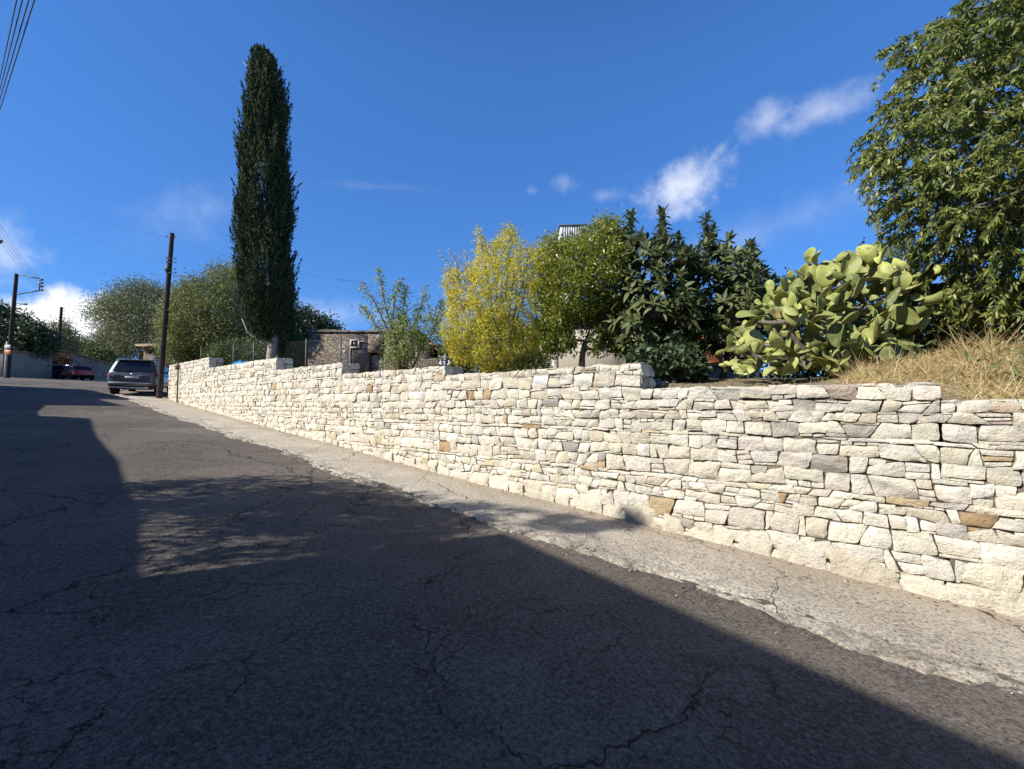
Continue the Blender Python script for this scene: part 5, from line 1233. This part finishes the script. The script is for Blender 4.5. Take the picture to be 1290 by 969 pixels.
on(o, 'chrome_strip', M_CHROME, -2.445, -2.40, -.82, .82, .60, .635, .008); on(o, 'skid_trim', M_CHROME, -2.43, -2.38, -.66, .66, .36, .405, .008)
for sg in (-1, 1):
    b = MB(); b.prism([(-2.385, sg * .42, .90), (-2.375, sg * .80, .88), (-2.30, sg * .915, .93), (-2.14, sg * .945, 1.0), (-2.30, sg * .905, 1.045), (-2.36, sg * .78, 1.03), (-2.38, sg * .45, .99)], (.06, 0, 0)); b.build('tail_light', M_RED, o, world=False)
    on(o, 'exhaust_tip', M_CHROME, -2.44, -2.25, sg * .55 - .08, sg * .55 + .08, .375, .43, .02)
on(o, 'number_plate', M_PLATE, -2.405, -2.37, -.26, .26, .84, .94, .005); on(o, 'boot_trim', M_CHROME, -2.405, -2.36, -.38, .38, .965, .985, .004)
b = MB(); b.cyl((-2.40, 0, 1.03), (-2.36, 0, 1.03), .05, 16); b.build('badge', M_CHROME, o, world=False)
on(o, 'spoiler', PG, -2.08, -1.75, -.66, .66, 1.70, 1.745, .02); on(o, 'rear_wiper', M_BLK, -2.29, -2.25, -.02, .36, 1.19, 1.215, .004)
def sedan(label, px, Y, head, paint, sc=1.0):
    p = ground_at(px, 478, Y, .02)
    o = car('parked_car', label, 'car', p, (0, 0, head), paint, 1.72,
        [(-2.1, .66, .42, .82), (-2.05, .80, .30, .90), (-1.7, .84, .24, .94), (-.6, .86, .22, .92), (.7, .86, .22, .90), (1.3, .84, .24, .86), (1.85, .78, .28, .76), (2.05, .62, .36, .66)],
        (-1.75, 1.0, -1.25, .25, .80, .62, .88, 1.36), (-1.28, 1.28), .31, 'cars parked by the stone cottage')
    for sg in (-1, 1):
        on(o, 'headlight', M_CLEAR, 1.88, 2.03, sg * .60 - .14, sg * .60 + .14, .56, .68, .03); on(o, 'tail_light', M_RED, -2.10, -2.0, sg * .62 - .14, sg * .62 + .14, .70, .84, .02)
    on(o, 'front_bumper', M_BLK, 1.9, 2.12, -.7, .7, .26, .42, .04); on(o, 'rear_bumper', M_BLK, -2.14, -1.95, -.72, .72, .30, .46, .04); on(o, 'number_plate', M_PLATE, 2.11, 2.13, -.25, .25, .32, .42, .004)
    return o
sedan('dark blue saloon car parked in shade before the boundary wall', 69, 44.0, R(184), carpaint('dark_blue_paint', (.025, .03, .055), .2))
sedan('red saloon car parked right of the dark blue one by the cottage', 97, 43.0, R(150), carpaint('red_paint', (.46, .02, .02), 0))
# ------------------------------------------------------------------ houses across the road (behind and left of the camera): they throw the long shadow
def profile_house(name, label, prof, back, front, colour, wins, door=None):
    """prof: [(s, z)] of the parapet; front(s) -> d of the facade; back: depth"""
    s0 = prof[0][0]; x, y = xy(s0, front(s0)); root = thing(name, label, 'house', (x, y, float(G(s0, 9))), 0, 'houses across the road')
    mb = MB()
    for (sa, za), (sb, zb) in zip(prof[:-1], prof[1:]):
        if sb - sa < .02: continue
        V = []
        for s, z in ((sa, za), (sb, zb)):
            for d in (front(s), front(s) + back):
                px_, py_ = xy(s, d)
                V += [(px_, py_, float(G(s, 10)) - 1.2), (px_, py_, z)]
        mb.add(V, [(0, 4, 5, 1), (2, 3, 7, 6), (1, 5, 7, 3), (0, 1, 3, 2), (4, 6, 7, 5)])
    mb.build('wall', colour, root)
    fr = lambda a, z, o: (*xy(a, front(a) - o), z)
    gm = plain('window_glass_dark', (.03, .035, .04), .08, .6, 0, .1); wm = plain('white_frame', (.7, .68, .62), .6)
    for (a, z, w, h) in wins:
        f = MB()
        for (a0, a1, z0, z1) in ((a - w / 2 - .06, a + w / 2 + .06, z + h, z + h + .07), (a - w / 2 - .06, a + w / 2 + .06, z - .07, z), (a - w / 2 - .06, a - w / 2, z, z + h), (a + w / 2, a + w / 2 + .06, z, z + h), (a - .025, a + .025, z, z + h)):
            P = [fr(a0, z0, .05), fr(a1, z0, .05), fr(a1, z1, .05), fr(a0, z1, .05)]
            f.prism(P, (*(N2 * .08), 0))
        wo = f.build('window', wm, root)
        MB().quad(fr(a - w / 2, z, .02), fr(a + w / 2, z, .02), fr(a + w / 2, z + h, .02), fr(a - w / 2, z + h, .02)).build('pane', gm, wo)
    if door:
        a, w, h = door; z = float(G(a, 9.5))
        d_ = MB(); d_.prism([fr(a - w / 2, z - .1, .04), fr(a + w / 2, z - .1, .04), fr(a + w / 2, z + h, .04), fr(a - w / 2, z + h, .04)], (*(N2 * .06), 0))
        d_.build('door', plain('brown_door_paint', (.16, .08, .04), .5), root)
    return root
lin = lambda s: 9.8 + np.clip(7.6 - s, 0, 40) * .245
flat = lambda s: 9.8
profile_house('village_house', 'tall flat roofed house just behind the photographer', [(-12, 6.4), (7.6, 6.38)], 9, lin, m_render('buff_render', (.20, .16, .12)), [(5.2, 1.5, 1.1, 1.3), (1.8, 1.5, 1.1, 1.3), (5.2, 4.3, 1.1, 1.3), (1.8, 4.3, 1.1, 1.3), (-3, 1.3, 1.1, 1.3)], (3.5, 1.0, 2.1))
profile_house('village_house', 'low house with sloping parapet beside the tall flat roofed one', [(7.602, 4.12), (9.6, 4.50), (11.4, 4.74), (13.2, 5.04), (15.0, 5.22), (16.6, 5.38), (18.4, 5.62), (20.9, 5.98), (21.3, 5.56)], 6, flat, m_render('old_ochre_render', (.18, .14, .10)), [(11.2, 2.0, .9, 1.2), (16.5, 2.5, .9, 1.2)], (13.6, 1.0, 2.1))
profile_house('village_house', 'lowest link building between two houses up the road', [(21.302, 5.3), (22.4, 5.42), (25.8, 6.0)], 5, flat, m_render('grey_render', (.18, .16, .14)), [(23.6, 3.1, .9, 1.1)])
profile_house('village_house', 'two level house with stepped roof up the road', [(25.9, 7.45), (29.4, 7.45), (29.401, 8.32), (35.5, 8.28)], 7, flat, m_render('pale_render', (.26, .23, .19)), [(28, 3.4, 1, 1.2), (31.5, 3.8, 1, 1.2), (34, 4, 1, 1.2), (31.5, 6.2, 1, 1.2)], (30, 1, 2.1))

# ------------------------------------------------------------------ sky, sun, camera
SUN_AZ = math.atan2(-.87, -.49); SUN_EL = R(36)
w = bpy.data.worlds.new('World'); SC.world = w; w.use_nodes = True
nt = w.node_tree; Nn = nt.nodes; Ll = nt.links; bg = Nn['Background']
SKY = .093
bg.inputs['Strength'].default_value = SKY
sky = Nn.new('ShaderNodeTexSky'); sky.sky_type = 'NISHITA'; sky.sun_disc = False
sky.sun_elevation = SUN_EL; sky.sun_rotation = SUN_AZ % (2 * math.pi); sky.altitude = 600; sky.air_density = 1.0; sky.dust_density = .25; sky.ozone_density = 3.2
def nd(ty, **kw):
    n = Nn.new(ty)
    for k, v in kw.items(): setattr(n, k, v)
    return n
def ln(a, b): Ll.new(a, b)
def mth(op, a, b=None, c=None):
    n = nd('ShaderNodeMath', operation=op)
    for i, v in enumerate((a, b, c)):
        if v is None: continue
        if isinstance(v, bpy.types.NodeSocket): ln(v, n.inputs[i])
        else: n.inputs[i].default_value = v
    return n.outputs[0]
tc = nd('ShaderNodeTexCoord'); dirv = tc.outputs['Generated']
hs = nd('ShaderNodeHueSaturation'); hs.inputs['Saturation'].default_value = 1.25; hs.inputs['Value'].default_value = 1.0
gm = nd('ShaderNodeGamma'); gm.inputs[1].default_value = .58; ln(sky.outputs[0], gm.inputs[0]); ln(gm.outputs[0], hs.inputs['Color'])
tint = nd('ShaderNodeMix', data_type='RGBA', blend_type='MULTIPLY'); tint.inputs[0].default_value = 1.0; ln(hs.outputs[0], tint.inputs[6]); tint.inputs[7].default_value = (.76, 1.48, 2.60, 1)
n1 = nd('ShaderNodeTexNoise'); n1.inputs['Scale'].default_value = 11; n1.inputs['Detail'].default_value = 8; n1.inputs['Roughness'].default_value = .58; n1.inputs['Distortion'].default_value = .25; ln(dirv, n1.inputs['Vector'])
n2 = nd('ShaderNodeTexNoise'); n2.inputs['Scale'].default_value = 30; n2.inputs['Detail'].default_value = 7; n2.inputs['Roughness'].default_value = .6; ln(dirv, n2.inputs['Vector'])
nz = mth('ADD', mth('MULTIPLY', mth('SUBTRACT', n1.outputs[0], .5), 2.3), mth('MULTIPLY', mth('SUBTRACT', n2.outputs[0], .5), 1.4))
def cloud(px, py, rx, ry, rot=0.0, lo=.1, hi=.9, dens=1.0, amp=1.0):
    v = at(px, py, 10.0) - np.array([0, 0, EYE]); v = v / np.linalg.norm(v)
    r_ = np.cross(v, (0, 0, 1.0)); r_ /= np.linalg.norm(r_); u_ = np.cross(r_, v)
    k = F * np.linalg.norm(np.array([(px - CX) / F, 1, (CY - py) / F]))
    c, s = math.cos(rot), math.sin(rot); e1 = (c * r_ + s * u_) * F / rx; e2 = (-s * r_ + c * u_) * F / ry
    def dot(e):
        n = nd('ShaderNodeVectorMath', operation='DOT_PRODUCT'); ln(dirv, n.inputs[0]); n.inputs[1].default_value = e; return n.outputs[1]
    def front():
        n = nd('ShaderNodeVectorMath', operation='DOT_PRODUCT'); ln(dirv, n.inputs[0]); n.inputs[1].default_value = v; return n.outputs[1]
    a = mth('SUBTRACT', dot(e1), float(np.dot(e1, v))); b = mth('SUBTRACT', dot(e2), float(np.dot(e2, v)))
    q = mth('SQRT', mth('ADD', mth('MULTIPLY', a, a), mth('MULTIPLY', b, b)))
    m = mth('ADD', mth('SUBTRACT', 1.0, q), mth('MULTIPLY', nz, amp))
    r = nd('ShaderNodeMapRange', interpolation_type='SMOOTHSTEP'); ln(m, r.inputs[0]); r.inputs[1].default_value = lo; r.inputs[2].default_value = hi; r.inputs[3].default_value = 0; r.inputs[4].default_value = dens
    return mth('MULTIPLY', r.outputs[0], mth('GREATER_THAN', front(), .3))
CL = [cloud(862, 234, 62, 36, R(8), .0, 1.1, .66, .7), cloud(904, 190, 24, 9, R(40), .1, 1.3, .26, .7), cloud(962, 154, 30, 24, R(5), .05, 1.25, .36, .6), cloud(1040, 138, 50, 22, R(5), .05, 1.25, .38, .6),
      cloud(712, 232, 24, 18, 0, .1, 1.3, .2, .9), cloud(762, 246, 26, 12, 0, .1, 1.3, .2, .9), cloud(670, 240, 14, 8, 0, .1, 1.3, .16, .9),
      cloud(105, 408, 70, 32, R(2), -.05, .55, .95, .6), cloud(195, 400, 50, 26, 0, -.05, .6, .9, .6), cloud(40, 412, 50, 20, 0, .0, .9, .75, .7), cloud(5, 325, 34, 40, 0, .0, 1.3, .45, .8),
      cloud(420, 395, 110, 24, R(6), .0, 1.6, .30, .7), cloud(250, 265, 120, 40, R(30), .1, 1.9, .22, .7), cloud(480, 235, 90, 8, R(5), .1, 1.8, .12, .7), cloud(960, 290, 260, 30, R(10), .0, 2.2, .22, .6)]
tot = CL[0]
for c in CL[1:]: tot = mth('SUBTRACT', 1.0, mth('MULTIPLY', mth('SUBTRACT', 1.0, tot), mth('SUBTRACT', 1.0, c)))
sz_ = nd('ShaderNodeSeparateXYZ'); ln(dirv, sz_.inputs[0])
zn = nd('ShaderNodeMapRange', interpolation_type='SMOOTHSTEP'); ln(sz_.outputs[2], zn.inputs[0]); zn.inputs[1].default_value = .60; zn.inputs[2].default_value = 1.0; zn.inputs[3].default_value = 1.0; zn.inputs[4].default_value = .28   # deep blue overhead
dk = nd('ShaderNodeVectorMath', operation='SCALE'); ln(tint.outputs[2], dk.inputs[0]); ln(zn.outputs[0], dk.inputs[3])
cm = nd('ShaderNodeMix', data_type='RGBA'); ln(tot, cm.inputs[0]); ln(dk.outputs[0], cm.inputs[6]); cm.inputs[7].default_value = tuple(.86 * x / SKY for x in (.97, .98, 1.0)) + (1,)
ln(cm.outputs[2], bg.inputs['Color'])

sl = bpy.data.lights.new('sun', 'SUN'); sl.energy = 5.0; sl.angle = R(.53); sl.color = (1, .955, .87)
so = bpy.data.objects.new('sun', sl); COL.objects.link(so)
sv = Vector((math.sin(SUN_AZ) * math.cos(SUN_EL), math.cos(SUN_AZ) * math.cos(SUN_EL), math.sin(SUN_EL)))
so.rotation_euler = sv.to_track_quat('Z', 'Y').to_euler(); so.location = (-20, -10, 20)
cam = bpy.data.cameras.new('camera'); cam.sensor_width = 36; cam.sensor_fit = 'HORIZONTAL'; cam.lens = 36 * F / 1290; cam.clip_start = .05; cam.clip_end = 3000
co = bpy.data.objects.new('camera', cam); COL.objects.link(co); co.location = (0, 0, EYE); co.rotation_euler = (math.pi / 2 + PITCH, 0, 0); SC.camera = co
SC.view_settings.view_transform = 'Standard'; SC.view_settings.look = 'None'; SC.view_settings.exposure = .50; SC.view_settings.gamma = 1; SC.view_settings.use_curve_mapping = False
SC.render.engine = 'CYCLES'
SC.cycles.max_bounces = 6; SC.cycles.diffuse_bounces = 2; SC.cycles.transparent_max_bounces = 4; SC.cycles.use_denoising = True
